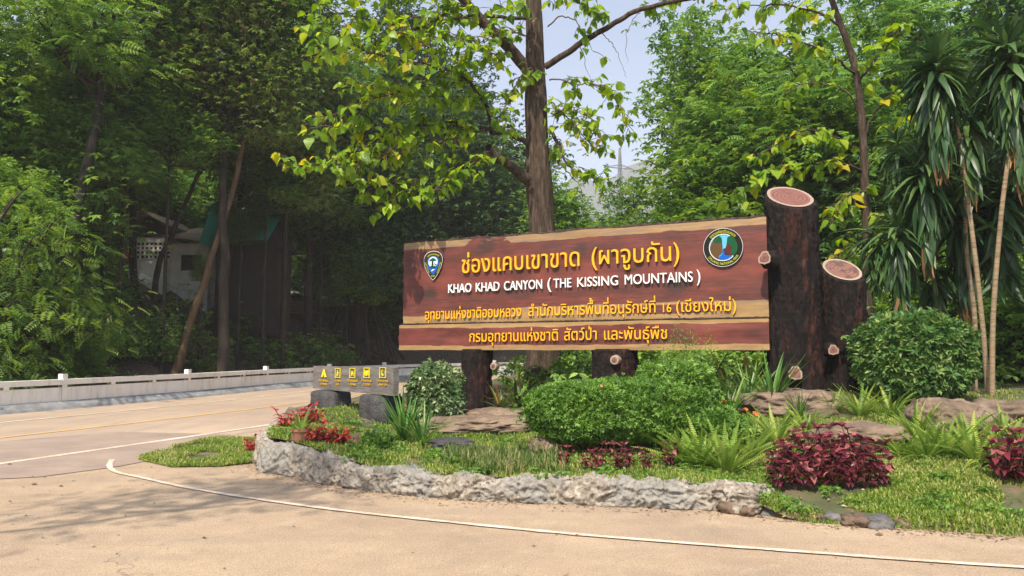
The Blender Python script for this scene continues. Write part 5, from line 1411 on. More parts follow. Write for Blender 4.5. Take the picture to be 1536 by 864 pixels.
# ---------------------------------------------------------------- dracaenas
ME_DRAC = [mk('leaf', leaf_shape(6, lambda t: .088 * math.sin(math.pi * (t * .95 + .04) ** .8) + .004, .3, dr_, .04), M['drac']) for dr_ in (.08, .3, .6, .85)]
M['dry'] = leafobj_mat('leaf_dry', [(0, (.12, .06, .025)), (1, (.34, .2, .09))], .2, .7, .2)
ME_DRY = mk('leaf', leaf_shape(6, lambda t: .05 * math.sin(math.pi * (t * .95 + .04) ** .8) + .004, .5, .5, .1), M['dry'])
def dracaena(base, heads, stems, label, seed, n=70, L=.70):
    """heads: (world pos, column length, radius-scale); leaves stand up at the tip and hang lower down"""
    r = np.random.default_rng(seed); org = np.array([base[0], base[1], gz(base[0], base[1])])
    t = empty('dracaena', tuple(org), 0, label, 'dracaena', 'dracaena plants at the right')
    for s in stems:
        a = Acc(); pts = spline([p for p in s[0]], 30) - org; V, F = tube(pts, np.linspace(s[1], s[2], 30), 10); a.add(V, F, smooth=True); a.build('stem', M['stem'], t)
    items = []
    for hp, col, sc, nn in heads:
        nn = int(nn * 1.9); col *= 1.55; sc *= .88
        for k in range(nn):
            q = (k + r.random()) / nn                     # 0 top, 1 bottom
            az = k * 2.39996 + r.normal(0, .15)
            el = 1.15 - 2.35 * min(1, q * 1.5) ** .7 + r.normal(0, .12)
            el = max(el, -1.45)
            d = np.array([math.cos(az) * math.cos(el), math.sin(az) * math.cos(el), math.sin(el)])
            pos = hp - org + np.array([math.cos(az) * .03, math.sin(az) * .03, -col * q]) 
            items.append((pos, d, r.normal(0, .25), L * sc * r.uniform(.8, 1.15) * (.75 if q < .1 else 1), pos[1], q))
    me = ME_DRAC
    items = sorted(items, key=lambda i: i[4])
    # stiff leaves near the tip, bent ones lower
    for k, it in enumerate(items[:300]):
        v = 0 if it[1][2] > .5 else (1 if it[1][2] < -.7 else 2 + k % 2)
        leaf_objs(t, [ME_DRY if it[5] > .95 else me[v]], [it], 300)
    if len(items) > 300:
        leaf_objs(t, me, items[300:], 0, M['dracm'], tpl=leaf_shape(5, lambda t: .085 * math.sin(math.pi * (t * .95 + .04) ** .75) + .004, .3, .6))
    return t
Hd = lambda px, py, D, col, sc, n: (P(px, py, D), col, sc, n)
dracaena(P(1478, 600, 12.6), [Hd(1403, 75, 12.3, 1.1, 1.0, 120), Hd(1452, 150, 12.6, .9, .9, 60), Hd(1390, 95, 12.6, .8, .9, 60)],
         [([P(1484, 612, 12.6), P(1472, 470, 12.6), P(1452, 300, 12.6), P(1432, 170, 12.5), P(1403, 75, 12.3)], .045, .03)],
         'tall dracaena with thin curved stem and drooping head, nearest the log posts', 1)
dracaena(P(1492, 606, 12.2), [Hd(1510, 55, 12.0, 1.0, 1.05, 110), Hd(1525, 100, 12.0, 1.1, .95, 80), Hd(1490, 40, 12.4, .9, .9, 60)],
         [([P(1488, 612, 12.2), P(1490, 470, 12.2), P(1502, 320, 12.1), P(1516, 200, 12.0), P(1520, 60, 12.0)], .045, .03)],
         'tall dracaena at the right edge, its pale stem leaning outward', 2)
dracaena(P(1455, 600, 13.6), [Hd(1385, 235, 13.0, 1.0, 1.0, 110), Hd(1345, 330, 13.2, .9, .85, 90), Hd(1345, 205, 13.6, .6, .8, 60), Hd(1310, 340, 13.4, .6, .7, 40)],
         [([P(1462, 605, 13.6), P(1462, 480, 13.5), P(1450, 380, 13.4), P(1440, 250, 13.2), P(1385, 235, 13.0)], .05, .03)],
         'bushy dracaena with low arching heads just above the round bush', 3)
dracaena(P(1420, 600, 14.2), [Hd(1440, 290, 13.8, 1.2, 1.05, 120), Hd(1400, 380, 14.2, .9, .9, 70), Hd(1475, 250, 13.9, 1.2, 1.0, 100), Hd(1420, 180, 14.0, 1.2, 1.0, 90), Hd(1360, 300, 14.2, .9, .9, 70)],
         [([P(1425, 600, 14.2), P(1410, 470, 14.1), P(1400, 390, 14.0), P(1430, 300, 13.9)], .04, .03), ([P(1445, 600, 14.2), P(1462, 420, 14.1), P(1475, 260, 13.9)], .04, .03)],
         'dark dracaena filling the space behind the stems', 4)
dracaena(P(1560, 600, 13.4), [Hd(1545, 190, 13.2, 1.1, 1.0, 110), Hd(1560, 60, 13.0, 1.1, 1.0, 80), Hd(1500, 260, 13.4, 1.2, 1.0, 90)],
         [([P(1565, 600, 13.4), P(1560, 400, 13.3), P(1545, 200, 13.2)], .05, .03)], 'dracaena half cut by the right edge of the picture', 5)

# ---------------------------------------------------------------- bushes
def leafy_bush(name, c, half, mat, n, size, label, seed, power=2.6, fill=.3, stems=True, shape='ros', lumps=.12, twigs=0, cat='bush'):
    r = np.random.default_rng(seed)
    t = empty(name, (c[0], c[1], c[2]), 0, label, cat)
    u = norm(r.normal(0, 1, (n, 3)))
    den = (np.abs(u) ** power).sum(1) ** (-1 / power)       # superellipsoid radius
    lum = np.array([1 + lumps * noise.fractal(Vector(q) * 2.1 + Vector((seed, 0, 0)), 1, 2, 3) for q in u])
    rad = den * lum * (1 - fill * r.random(n) ** 2.2)
    stick = r.random(n) < .035; rad = np.where(stick, rad * r.uniform(1.02, 1.16, n), rad)
    pos = u * rad[:, None] * np.array(half); pos[:, 2] += half[2]
    keep = pos[:, 2] > .0; pos, u = pos[keep], u[keep]; n = len(pos)
    d = norm(u + r.normal(0, .6, (n, 3)) + np.array([0, 0, .35]))
    T = {'ros': ROS, 'simple': LV_SIMPLE, 'narrow': LV_NARROW}[shape]
    up = norm(u + np.array([0, 0, .8]))
    V, F = scatter(T[0], T[1], pos, frames(d, up, .45), size * r.uniform(.65, 1.25, n)); per = len(T[1])
    a = Acc(); a.add(V, F, 0, rnd=np.repeat(r.random(n), per) * .65 + .35 * r.random(n * per)); a.build('foliage', [mat], t)
    a = Acc()
    for k in range(14):
        az = r.uniform(0, 6.28); e = np.array([math.cos(az) * half[0] * .7, math.sin(az) * half[1] * .7, half[2] * r.uniform(.8, 1.5)])
        st = np.array([math.cos(az) * half[0] * .25, math.sin(az) * half[1] * .25, -.15])
        V, F = tube(spline([st, st * .4 + e * .6 + r.normal(0, .05, 3), e], 7), np.linspace(.02, .006, 7), 5); a.add(V, F)
    a.build('stems', M['twig'], t)
    return t
def at_ground(px, D):
    x = X(px, D); return np.array([x, D, gz(x, D)])
c = at_ground(925, 9.6); 
hb = leafy_bush('hedge', (c[0] + .02, c[1] + .15, c[2] + .14), (1.17, .60, .39), M['hedge'], 24000, .044, 'clipped low green hedge bush in front of the middle of the sign', 1, power=2.9, fill=.28, lumps=.10)
a = Acc()
for k in range(26):
    e = np.array([rng.uniform(-.95, .95), rng.uniform(-.3, .3), .3]); st = e * np.array([.75, .5, 0]) + np.array([0, 0, -.2])
    V, F = tube(spline([st, (st + e) / 2 + rng.normal(0, .04, 3), e], 6), np.linspace(.016, .008, 6), 5); a.add(V, F)
a.build('stem', M['twig'], hb)
c = at_ground(1010, 10.5)
leafy_bush('bush', (c[0], c[1], c[2] + .05), (.62, .5, .46), M['hedge'], 5200, .055, 'soft green bush joined to the right end of the clipped hedge', 2, lumps=.2)
c = at_ground(1366, 12.0)
leafy_bush('bush', (c[0], c[1], c[2] + .02), (.86, .70, .66), M['round'], 8500, .105, 'round glossy green bush right of the short log post', 3, power=2.7, fill=.3, lumps=.1)
c = at_ground(655, 12.6)
leafy_bush('bush', (c[0], c[1], c[2]), (.41, .38, .47), M['pale'], 3600, .10, 'pale variegated bush below the left end of the sign', 4, fill=.5, lumps=.22)
c = at_ground(568, 9.9)
leafy_bush('bush', (c[0], c[1], c[2] - .02), (.19, .17, .12), M['mid'], 420, .06, 'small dark green tuft bush behind the wall, right of the red flowers', 6, fill=.6, lumps=.3)
c = at_ground(1030, 12.0)
leafy_bush('bush', (c[0], c[1], c[2]), (.45, .4, .62), M['hedge'], 2200, .05, 'loose feathery bush reaching up over the bottom edge of the sign', 7, fill=.8, lumps=.5, shape='narrow')
c = at_ground(1075, 8.9)
leafy_bush('bush', (c[0] + .1, c[1] + .5, c[2]), (.45, .35, .28), M['hedge'], 2400, .06, 'dark green bush with small orange flowers beside the ferns', 8, lumps=.25)
# orange flowers
M['flower'] = flat_mat('orange_flower', (.75, .14, .03), .5)
M['pink'] = flat_mat('pink_flower', (.7, .12, .2), .5)
def flower(px, py, D, mt, label, r=.028):
    p = P(px, py, D); a = Acc(); n = 6
    for k in range(n):
        az = 2 * math.pi * k / n; ca, sa = math.cos(az), math.sin(az)
        V = np.array([(0, 0, 0), (ca * r + sa * r * .4, sa * r - ca * r * .4, r * .35), (ca * r * 1.3, sa * r * 1.3, r * .2), (ca * r - sa * r * .4, sa * r + ca * r * .4, r * .35)]); a.add(V, [(0, 1, 2, 3)])
    o = a.build('flower', M[mt]); o.location = p; o.rotation_euler = (.7, 0, random.uniform(0, 3)); tag(o, label, 'flower')
flower(1086, 602, 9.3, 'flower', 'small orange flower highest in the bush beside the ferns')
flower(1119, 614, 9.3, 'flower', 'orange flower right of the highest one, near the flat boulder', .022)
flower(1133, 621, 9.3, 'flower', 'biggest orange flower above the arching ferns', .034)
flower(1005, 556, 10.3, 'pink', 'pink flower on top of the green bush below the sign', .028)
flower(902, 579, 9.2, 'pink', 'tiny pink flower near the top of the clipped hedge', .016)

# ---------------------------------------------------------------- ferns, strap plants, red plants
ME_FROND = [mk('frond', LV_FROND, M['fern'], False)]
a = Acc(); V2 = LV_FROND[0].copy(); V2[:, 2] -= .25 * V2[:, 0] ** 2; a.add(V2, LV_FROND[1]); ME_FROND.append(a.mesh('frond', M['fern']))
def rosette_plant(name, n, me_list, L, seed, el0=.5, el1=1.35, pname='leaf'):
    r = np.random.default_rng(seed); t = bpy.data.objects.new(name, None); link(t); it = []
    for k in range(n):
        az = k * 2.4 + r.normal(0, .3); el = r.uniform(el0, el1)
        it.append((np.array([math.cos(az) * .03, math.sin(az) * .03, 0]), np.array([math.cos(az) * math.cos(el), math.sin(az) * math.cos(el), math.sin(el)]), r.normal(0, .3), L * r.uniform(.65, 1.15), 0))
    leaf_objs(t, me_list, it, 300, name=pname); return t
fern_p = [rosette_plant('fern', 34, ME_FROND, .50, 40 + k, .45, 1.4, 'frond') for k in range(3)]
ferns = [(1045, 8.7, 1.15, 'fern clump nearest to the dark red leaves under the hedge'), (1085, 8.5, 1.15, 'fern clump standing just behind the end of the planter wall'), (1015, 9.0, .9, 'small fern clump under the right end of the hedge'),
         (1120, 9.0, 1.05, 'fern clump left of the big dark red clump'), (1160, 9.7, .95, 'fern clump in front of the broad flat boulder'), (1205, 10.2, .85, 'small fern clump between the two front boulders'), (1065, 9.3, 1.0, 'fern clump below the orange flowers'),
         (1285, 11.0, .95, 'tall fern clump at the foot of the short log post'), (1330, 10.9, .95, 'fern clump under the round glossy bush'), (1245, 11.2, .75, 'small fern clump right of the tall log post'), (1365, 9.6, .95, 'fern clump right of the low brown boulder'),
         (1410, 8.7, 1.05, 'yellowish fern clump in front of the rounded boulder'), (1455, 8.4, 1.15, 'large arching fern clump left of the right-hand red plants'), (1380, 8.6, .85, 'fern clump touching the right side of the big dark red clump'), (1500, 9.2, .95, 'fern clump before the boulder at the right edge'),
         (1435, 9.3, .95, 'fern clump pressed against the rounded boulder'), (1530, 8.5, .9, 'fern clump at the right edge of the picture'), (1345, 8.8, .7, 'little fern clump behind the big dark red clump')]
for k, (px, D, s, l) in enumerate(ferns):
    p = fern_p[k % 3]; o = p if k < 3 else copy_tree(p)
    c = at_ground(px, D); o.location = (c[0], c[1], c[2] - .02); o.rotation_euler = (0, 0, k * 1.3); s *= 1.08; o.scale = (s, s, s * 1.1); tag(o, l, 'fern', 'fern clumps in the raised planting')
ME_STRAP = [mk('leaf', leaf_shape(8, lambda t: .03 * (1 - t ** 2.2) + .002, .5, d_), M['strap']) for d_ in (.1, .3, .6)]
strap_p = rosette_plant('strap_leaved_plant', 34, ME_STRAP, .95, 61, .55, 1.5)
st = [(608, 10.6, .78, 'strap-leaved green plant with arching leaves in front of the icon sign'), (635, 10.2, .62, 'smaller strap-leaved plant in front of the pale boulder'), (1155, 11.6, .95, 'strap-leaved plant at the foot of the tall log post'), (1120, 11.8, .8, 'strap-leaved plant below the right end of the sign'), (1090, 11.2, .7, 'strap-leaved plant right of the soft green bush'),
      (1195, 11.0, .45, 'small strap-leaved plant right of the knot on the tall log')]
for k, (px, D, s, l) in enumerate(st):
    o = strap_p if k == 0 else copy_tree(strap_p); c = at_ground(px, D); o.location = c; o.rotation_euler = (0, 0, k * 1.7); o.scale = (s,) * 3; tag(o, l, 'plant', 'strap-leaved plants')
ME_BROM = [mk('leaf', leaf_shape(6, lambda t: .06 * math.sin(math.pi * (t * .9 + .08) ** .8) + .003, .4, d_), M['brom']) for d_ in (.1, .3)]
brom_p = rosette_plant('bromeliad', 20, ME_BROM, .55, 71, .35, 1.35)
bl = ['dark bromeliad behind the left sign leg', 'bromeliad with yellow tips left of the middle sign leg', 'dark-leaved bromeliad above the long pale boulder', 'bromeliad between the boulders and the hedge', 'bromeliad beside the middle sign leg', 'bromeliad right of the middle sign leg',
      'yellow-tipped bromeliad under the word beneath the board', 'bromeliad behind the soft green bush', 'reddish bromeliad between icon sign and big sign', 'bromeliad low under the right part of the board', 'bromeliad close to the tall log, under the board', 'small bromeliad behind the hedge']
for k, (px, D) in enumerate([(750, 14.6), (800, 14.2), (775, 15.0), (830, 13.8), (860, 14.4), (975, 13.6), (1000, 13.3), (1060, 13.0), (600, 13.2), (1090, 13.0), (1125, 12.9), (895, 13.2)]):
    o = brom_p if k == 0 else copy_tree(brom_p); c = at_ground(px, D); o.location = c; o.rotation_euler = (0, 0, k * 2.1); s = random.uniform(.85, 1.35); o.scale = (s, s, s * 1.15); tag(o, bl[k], 'plant', 'bromeliads under the sign')
def coleus_proto(mat, seed, n_st=5, L=.10, H=.34):
    me = [mk('leaf', leaf_shape(5, lambda t: w_ * math.sin(math.pi * (t * .95 + .04) ** .7), .25, d_, .2), mat) for w_, d_ in ((.26, .3), (.3, .5))]
    r = np.random.default_rng(seed); t = bpy.data.objects.new('red_foliage_plant', None); link(t); it = []; a = Acc()
    for s in range(n_st):
        az = 6.28 * s / n_st + r.uniform(-.4, .4); top = np.array([math.cos(az) * .11, math.sin(az) * .11, H * r.uniform(.65, 1.1)])
        V, F = tube(spline([(0, 0, -.05), top * .5 + np.array([0, 0, .02]), top], 6), .005, 4); a.add(V, F)
        for k in range(12):
            q = 1 - (k // 3) * .2; p = top * q; b = k * 2.1 + r.uniform(-.2, .2); el = r.uniform(-.3, .35) if k > 2 else r.uniform(.3, .9)
            it.append((p, np.array([math.cos(b) * math.cos(el), math.sin(b) * math.cos(el), math.sin(el)]), r.normal(0, .3), L * r.uniform(.7, 1.2), 0))
    a.build('stem', M['twig'], t); leaf_objs(t, me, it, 300); return t
co = coleus_proto(M['coleus'], 81)
cl = []
rg = random.Random(4)
for px in (1162, 1185, 1210, 1236, 1262, 1288, 1312): cl.append((px, 7.75 + .05 * rg.random(), rg.uniform(.85, 1.05)))
for px in (1160, 1190, 1222, 1250, 1280, 1305): cl.append((px, 8.15, rg.uniform(.95, 1.2)))
for px in (1172, 1205, 1240, 1275): cl.append((px, 8.55, rg.uniform(1.0, 1.3)))
for px, D in ((1490, 7.7), (1515, 7.6), (1540, 7.7), (1500, 8.1), (1530, 8.1), (1515, 8.5)): cl.append((px, D, rg.uniform(.95, 1.2)))
for px, D in ((846, 8.5), (878, 8.35), (897, 8.3), (925, 8.3), (938, 8.5), (966, 8.35), (1000, 8.6)): cl.append((px, D, rg.uniform(.55, .8)))
words = ['front row, leftmost', 'front row, second from the left', 'front row, third from the left', 'front row, middle', 'front row, third from the right', 'front row, second from the right', 'front row, rightmost',
         'middle row, leftmost', 'middle row, second from the left', 'middle row, third from the left', 'middle row, third from the right', 'middle row, second from the right', 'middle row, rightmost', 'back row, leftmost', 'back row, second', 'back row, third', 'back row, rightmost']
for k, (px, D, s) in enumerate(cl):
    o = co if k == 0 else copy_tree(co); c = at_ground(px, D); o.location = c; o.rotation_euler = (0, 0, k * 1.1); o.scale = (s,) * 3
    if k < 17: l = 'dark red plant of the big lawn clump, ' + words[k]
    elif k < 23: l = 'dark red plant of the right-edge clump, ' + ['front left', 'front middle', 'front right', 'middle left', 'middle right', 'at the back'][k - 17]
    else: l = 'small wine red plant under the hedge, ' + ['leftmost of the row', 'left of the tallest', 'tallest, below the hedge middle', 'right of the tallest', 'half behind its neighbour', 'third from the right end', 'rightmost, by the ferns'][k - 23]
    tag(o, l, 'plant', ('dark red plants on the lawn', 'dark red plants at the right edge', 'wine red plants under the hedge')[0 if k < 17 else 1 if k < 23 else 2])
cr_ = coleus_proto(M['coleus_red'], 82, 5, .09, .24)
rl = [(476, 9.75, .72, 'bright red foliage plant right beside the terracotta pot'), (495, 9.75, .75, 'bright red plant in the middle of the row behind the wall'), (515, 9.8, .75, 'bright red plant at the right end of the row behind the wall'), (455, 11.2, .8, 'red plant behind the potted fern'), (474, 11.3, .85, 'red plant in front of the dark stone block'),
      (430, 10.9, .8, 'red plant at the left corner of the planter'), (384, 11.6, .8, 'magenta plant outside the wall, farthest left'), (399, 11.4, .85, 'magenta plant outside the wall beside the rock'), (410, 11.9, .8, 'magenta plant behind the two outside the wall')]
for k, (px, D, s, l) in enumerate(rl):
    o = cr_ if k == 0 else copy_tree(cr_); c = at_ground(px, D); o.location = c; o.rotation_euler = (0, 0, k * 1.9); s *= 1.35; o.scale = (s,) * 3; tag(o, l, 'plant', 'bright red plants at the left of the planter')
# potted fern
c = at_ground(455, 9.75)
pot = empty('plant_pot', tuple(c), 0, 'round terracotta pot with a thick rim standing on the planter edge', 'pot')
prof = [(.0, .0), (.095, .0), (.105, .02), (.12, .12), (.125, .125), (.135, .13), (.135, .165), (.12, .165), (.115, .13), (.0, .12)]
n = 28; t = np.linspace(0, 2 * np.pi, n, endpoint=False); V = np.array([[(r * math.cos(k), r * math.sin(k), z) for k in t] for r, z in prof[:6]]); a = Acc(); a.add(V, grid_faces(6, n, True), smooth=False); a.build('body', M['terra'], pot)
V = np.array([[(r * math.cos(k), r * math.sin(k), z) for k in t] for r, z in prof[5:]]); a = Acc(); a.add(V, grid_faces(5, n, True)); a.build('rim', M['terra'], pot)
o = rosette_plant('potted_fern', 30, ME_FROND, .30, 91, .55, 1.5, 'frond'); o.location = (c[0], c[1], c[2] + .12); tag(o, 'small bright fern growing in the terracotta pot', 'fern')

# ---------------------------------------------------------------- grass
def blades(pos, L, mat, name, label, w=.05, splay=.5):
    n = len(pos); az = rng.uniform(0, 2 * np.pi, n); el = np.pi / 2 - np.abs(rng.normal(0, splay, n))
    d = np.stack([np.cos(az) * np.cos(el), np.sin(az) * np.cos(el), np.sin(el)], -1)
    T = (np.array([(0, w, 0), (0, -w, 0), (.6, -w * .8, .02), (.6, w * .8, .02), (1, 0, -.12)]), None)
    rot = frames(d, np.stack([-np.sin(az), np.cos(az), 0 * az], -1) * .2 + np.array([.0, .0, 1]), .3)
    a = Acc(); V, F = scatter(T[0], [(1, 0, 3, 2)], pos, rot, L); rr = rng.random(n)
    a.add(V, F, rnd=rr); V2, F2 = scatter(T[0], [(2, 3, 4)], pos, rot, L); a.add(V2, F2, rnd=rr)
    return tag(a.build(name, mat), kind='stuff', label=label)
nzv = lambda p, s, o=0: np.array([noise.noise(Vector((x * s, y * s, o))) for x, y in p[:, :2]])
vis = lambda p: (np.abs(p[:, 0] / np.maximum(p[:, 1], .1)) < .8) & (p[:, 1] < 17)
def region_pts(n, x0, x1, y0, y1, z0, o=0, thr=-.45):
    p = np.column_stack([rng.uniform(x0, x1, n), rng.uniform(y0, y1, n), np.zeros(n)])
    p = p[nzv(p, 1.5, o) > thr]; global OUT_; OUT_ = -9; z = np.array([gz(x, y) for x, y in p[:, :2]]); OUT_ = 0.0; p[:, 2] = z - .004
    return p[z > z0]
p = np.concatenate([region_pts(62000, -3.9, 2.4, 7.4, 11.2, .12), region_pts(16000, -4, 3, 11.2, 14, .12)])
blades(p, rng.uniform(.03, .075, len(p)), M['grass'], 'grass', 'low green turf covering the planter behind the wall', .14, .7)
p = np.concatenate([region_pts(80000, 1.9, 5.6, 6.0, 8.6, -.015, 4, -.22), region_pts(26000, 1.9, 7.5, 8.6, 11.5, 0, 4, -.35), region_pts(26000, 5.6, 9.5, 5.2, 8.6, -.01, 4, -.22), region_pts(14000, 5.5, 11, 8.6, 14, 0, 4, -.2)])
blades(p, rng.uniform(.03, .07, len(p)), M['grass'], 'lawn_grass', 'short bright green lawn in front of the dark red plants at the right', .14, .75)
p = np.concatenate([region_pts(260, 1.9, 5.6, 6.2, 9, 0, 4, -9), region_pts(300, -3.6, 2, 7.8, 12, .12, 4, -9)]); p[:, 2] += .03
a = Acc(); V, F = scatter(LV_SIMPLE[0], LV_SIMPLE[1], p, frames(norm(rng.normal(0, 1, (len(p), 3)) * np.array([1, 1, .15])), jit=.4), rng.uniform(.03, .075, len(p))); a.add(V, F)
tag(a.build('fallen_leaves', M['litterleaf']), kind='stuff', label='small dry leaves lying on the lawn and planter turf')
cs = region_pts(150, -3.2, 2.2, 7.8, 12, .12, 7, -.1); q = np.repeat(cs, 45, 0); q[:, :2] += rng.normal(0, .07, (len(q), 2)); q[:, 2] += rng.uniform(.01, .08, len(q))
cs = region_pts(110, 2.2, 5.6, 6.8, 10, .02, 9, -.1); q2 = np.repeat(cs, 40, 0); q2[:, :2] += rng.normal(0, .06, (len(q2), 2)); q2[:, 2] += rng.uniform(.01, .07, len(q2)); q = np.concatenate([q, q2])
a = Acc(); V, F = scatter(ROS[0], ROS[1], q, frames(norm(rng.normal(0, 1, (len(q), 3)) * np.array([1, 1, .3])), jit=.4), rng.uniform(.018, .05, len(q))); a.add(V, F)
tag(a.build('weeds', M['hedge']), kind='stuff', label='low broad-leaved weeds growing through the turf')
# taller tufts just behind the wall
cs = garden_pts(300, .08, .22, .012, .12, lambda p: (p[:, 0] > -1.8) & (p[:, 0] < .55) & (p[:, 1] < 10.5))
q = np.repeat(cs, 70, 0); q[:, :2] += rng.normal(0, .05, (len(q), 2)); blades(q, rng.uniform(.08, .2, len(q)), M['drygrass'], 'tufted_grass', 'taller tufted grass with dry tips just behind the middle of the wall', .035, .5)
# grass strip outside the wall at the left
poly = [G(x, y)[:2] for x, y in ((212, 690), (260, 701), (330, 700), (405, 692), (412, 672), (412, 655), (380, 652), (320, 660), (250, 676))]
poly = poly[:5] + [(-3.65, 11.5), (-3.9, 13.2)] + poly[7:]
from mathutils.geometry import intersect_point_tri_2d
sheet('verge', poly, .02, M['soil'], kind='structure')
pc = np.array(poly); mn, mx = pc.min(0), pc.max(0)
def inside(p, poly):
    x, y = p[:, 0], p[:, 1]; ins = np.zeros(len(p), bool); n = len(poly)
    for i in range(n):
        (x0, y0), (x1, y1) = poly[i], poly[(i + 1) % n]
        c_ = ((y0 > y) != (y1 > y)) & (x < (x1 - x0) * (y - y0) / ((y1 - y0) or 1e-9) + x0); ins ^= c_
    return ins
grow = [(cx_, cy_) for cx_, cy_ in (pc - pc.mean(0)) * 1.04 + pc.mean(0)]
p = rng.uniform(mn - .3, mx + .3, (70000, 2)); p = p[inside(p, grow)]; p = np.column_stack([p, np.full(len(p), .018)])
p = p[(nzv(p, 1.4, 2) > -.3)]
blades(p, rng.uniform(.03, .08, len(p)), M['grass'], 'verge_grass', 'patch of green grass on the apron left of the planter wall', .12, .7)

# ---------------------------------------------------------------- house, green roof, mesh fence on the bank
M['housewall'] = rough_mat('dirty_white_wall', [(.3, (.5, .49, .46)), (.6, (.8, .79, .76))], 1.2, (1, 1, .5), .2)
M['roofbrown'] = rough_mat('brown_roof_sheet', [(.3, (.3, .22, .16)), (.7, (.55, .44, .36))], 2, (1, 1, 1), .3)
M['green_roof'] = flat_mat('green_metal_sheet', (.02, .36, .31), .35, .5)
M['darkwood_and_shade'] = flat_mat('dark_wood_and_shade', (.035, .025, .02), .7)  # timber colour, also used as painted shade in the house opening and vent holes
M['metal'] = flat_mat('galvanised_tube', (.28, .29, .28), .5)
HD = 37.0
hx0, hx1 = X(190, HD), X(300, HD); hzb = P(0, 418, HD)[2]; hzt = P(0, 356, HD)[2]
house = empty('house', (hx0, HD, hzb), .0, 'small white house with low brown roof, half hidden by the trees', 'house')
W = hx1 - hx0
a = Acc(); V, F = box(0, W * .48, 0, 3.5, -3, hzt - hzb); a.add(V, F); V, F = box(W * .48, W, .8, 3.5, -3, hzt - hzb - .2); a.add(V, F); a.build('wall', M['housewall'], house)
a = Acc(); V, F = box(W * .62, W * .9, .76, .8, .5, 1.3); a.add(V, F); a.build('opening', M['darkwood_and_shade'], house)  # solid dark panel on the wall, its colour stands for the shade inside
zr = hzt - hzb
a = Acc(); V = np.array([(-.9, -.7, zr + .1), (W * .24, -.7, zr + 1.25), (W * .24, 4, zr + 1.25), (-.9, 4, zr + .1), (W * .56, -.7, zr + .55), (W * .56, 4, zr + .55)]); V = np.concatenate([V, V + np.array([0, 0, .07])])
a.add(V, [(0, 1, 2, 3), (1, 4, 5, 2), (6, 9, 8, 7), (7, 8, 11, 10), (0, 6, 7, 1), (1, 7, 10, 4), (0, 3, 9, 6), (4, 10, 11, 5)]); rf = a.build('roof', M['roofbrown'], house)
a = Acc(); V = np.array([(W * .5, -.5, zr - .05), (W * 1.25, -.5, zr - .35), (W * 1.2, 3.5, zr + .9), (W * .5, 3.5, zr + 1.0)]); V = np.concatenate([V, V + np.array([0, 0, .06])])
a.add(V, [(0, 1, 2, 3), (7, 6, 5, 4), (0, 4, 5, 1), (1, 5, 6, 2)]); a.build('roof', M['roofbrown'], house)
a = Acc(); V = np.array([(-.2, -.05, zr), (W * .24, -.05, zr + 1.1), (W * .5, -.05, zr + .4), (W * .5, -.05, zr)]); a.add(V, [(0, 3, 2, 1)]); a.build('gable', M['darkwood_and_shade'], house)
bs = .22
for i in range(8):
    for j in range(4):
        a = Acc(); x0, z0 = .35 + i * bs, zr - .45 - j * bs
        for q in ((x0, x0 + bs, z0, z0 + .04), (x0, x0 + bs, z0 + bs - .04, z0 + bs), (x0, x0 + .04, z0 + .04, z0 + bs - .04), (x0 + bs - .04, x0 + bs, z0 + .04, z0 + bs - .04)):
            V, F = box(q[0] + .004, q[1] - .004, -.07, -.002, q[2] + .004, q[3] - .004); a.add(V, F)
        V, F = box(x0 + .04, x0 + bs - .04, -.012, -.004, z0 + .04, z0 + bs - .04); a.add(V, F, 1); a.build('vent_block', [M['housewall'], M['darkwood_and_shade']], house)  # dark backing plate paints in the shade behind each vent hole
M['pinkcloth'] = flat_mat('pink_cloth', (.6, .12, .16), .7)
p = P(180, 376, 36.5); a = Acc(); V = np.zeros((10, 5, 3))
for i in range(10):
    for j in range(5): V[i, j] = (i * .12 - .5, .06 * math.sin(i * 1.9 + j * .4), -j * .13 - .03 * math.sin(i * .9))
a.add(V, grid_faces(10, 5), smooth=True); a.add(V + np.array([0, .012, 0]), grid_faces(10, 5)[:, ::-1]); o = a.build('laundry', M['pinkcloth']); o.location = p; tag(o, 'pink cloth hanging left of the white house', 'cloth')
# green roofed hut: a steep corrugated roof and dark timber walls
gx, gD = X(360, 35.5), 35.5; gzb = P(0, 420, gD)[2]
hut = empty('hut', (gx, gD, gzb), 0, 'dark timber hut with a steep green corrugated roof behind the tree trunks', 'hut')
a = Acc(); V, F = box(-1.5, 1.5, .6, 3, -2.6, 1.75); a.add(V, F); a.build('wall', M['darkwood_and_shade'], hut)
a = Acc(); V = np.array([(-1.75, .5, 1.6), (1.9, .5, 1.6), (.35, .5, 4.0), (-1.75, 3, 1.6), (1.9, 3, 1.6), (.35, 3, 4.0)]); a.add(V, [(0, 1, 2), (5, 4, 3)]); a.add(V, [(0, 2, 5, 3), (1, 4, 5, 2)]); a.build('gable', M['darkwood_and_shade'], hut)
def corr(xa, za, xb, zb2, y0, y1, nm, n=34):
    a = Acc(); V = np.zeros((n * 2, 2, 3))
    for i in range(n * 2):
        y = y0 + (y1 - y0) * i / (n * 2 - 1); o_ = .035 * (i % 2)
        V[i, 0] = (xa, y, za + o_); V[i, 1] = (xb, y, zb2 + o_)
    a.add(V, grid_faces(n * 2, 2)); a.build(nm, M['green_roof'], hut)
corr(-1.95, 1.75, -1.35, 3.6, -.4, 2.4, 'roof_sheet'); 
a = Acc(); V = np.zeros((30, 2, 3))
for i in range(30):
    x = .55 + i * .038; V[i, 0] = (x - .25, -.6 + .03 * (i % 2), 1.85); V[i, 1] = (x, 1.1 + .03 * (i % 2), 3.6)
a.add(V, grid_faces(30, 2)); a.build('roof_sheet', M['green_roof'], hut)
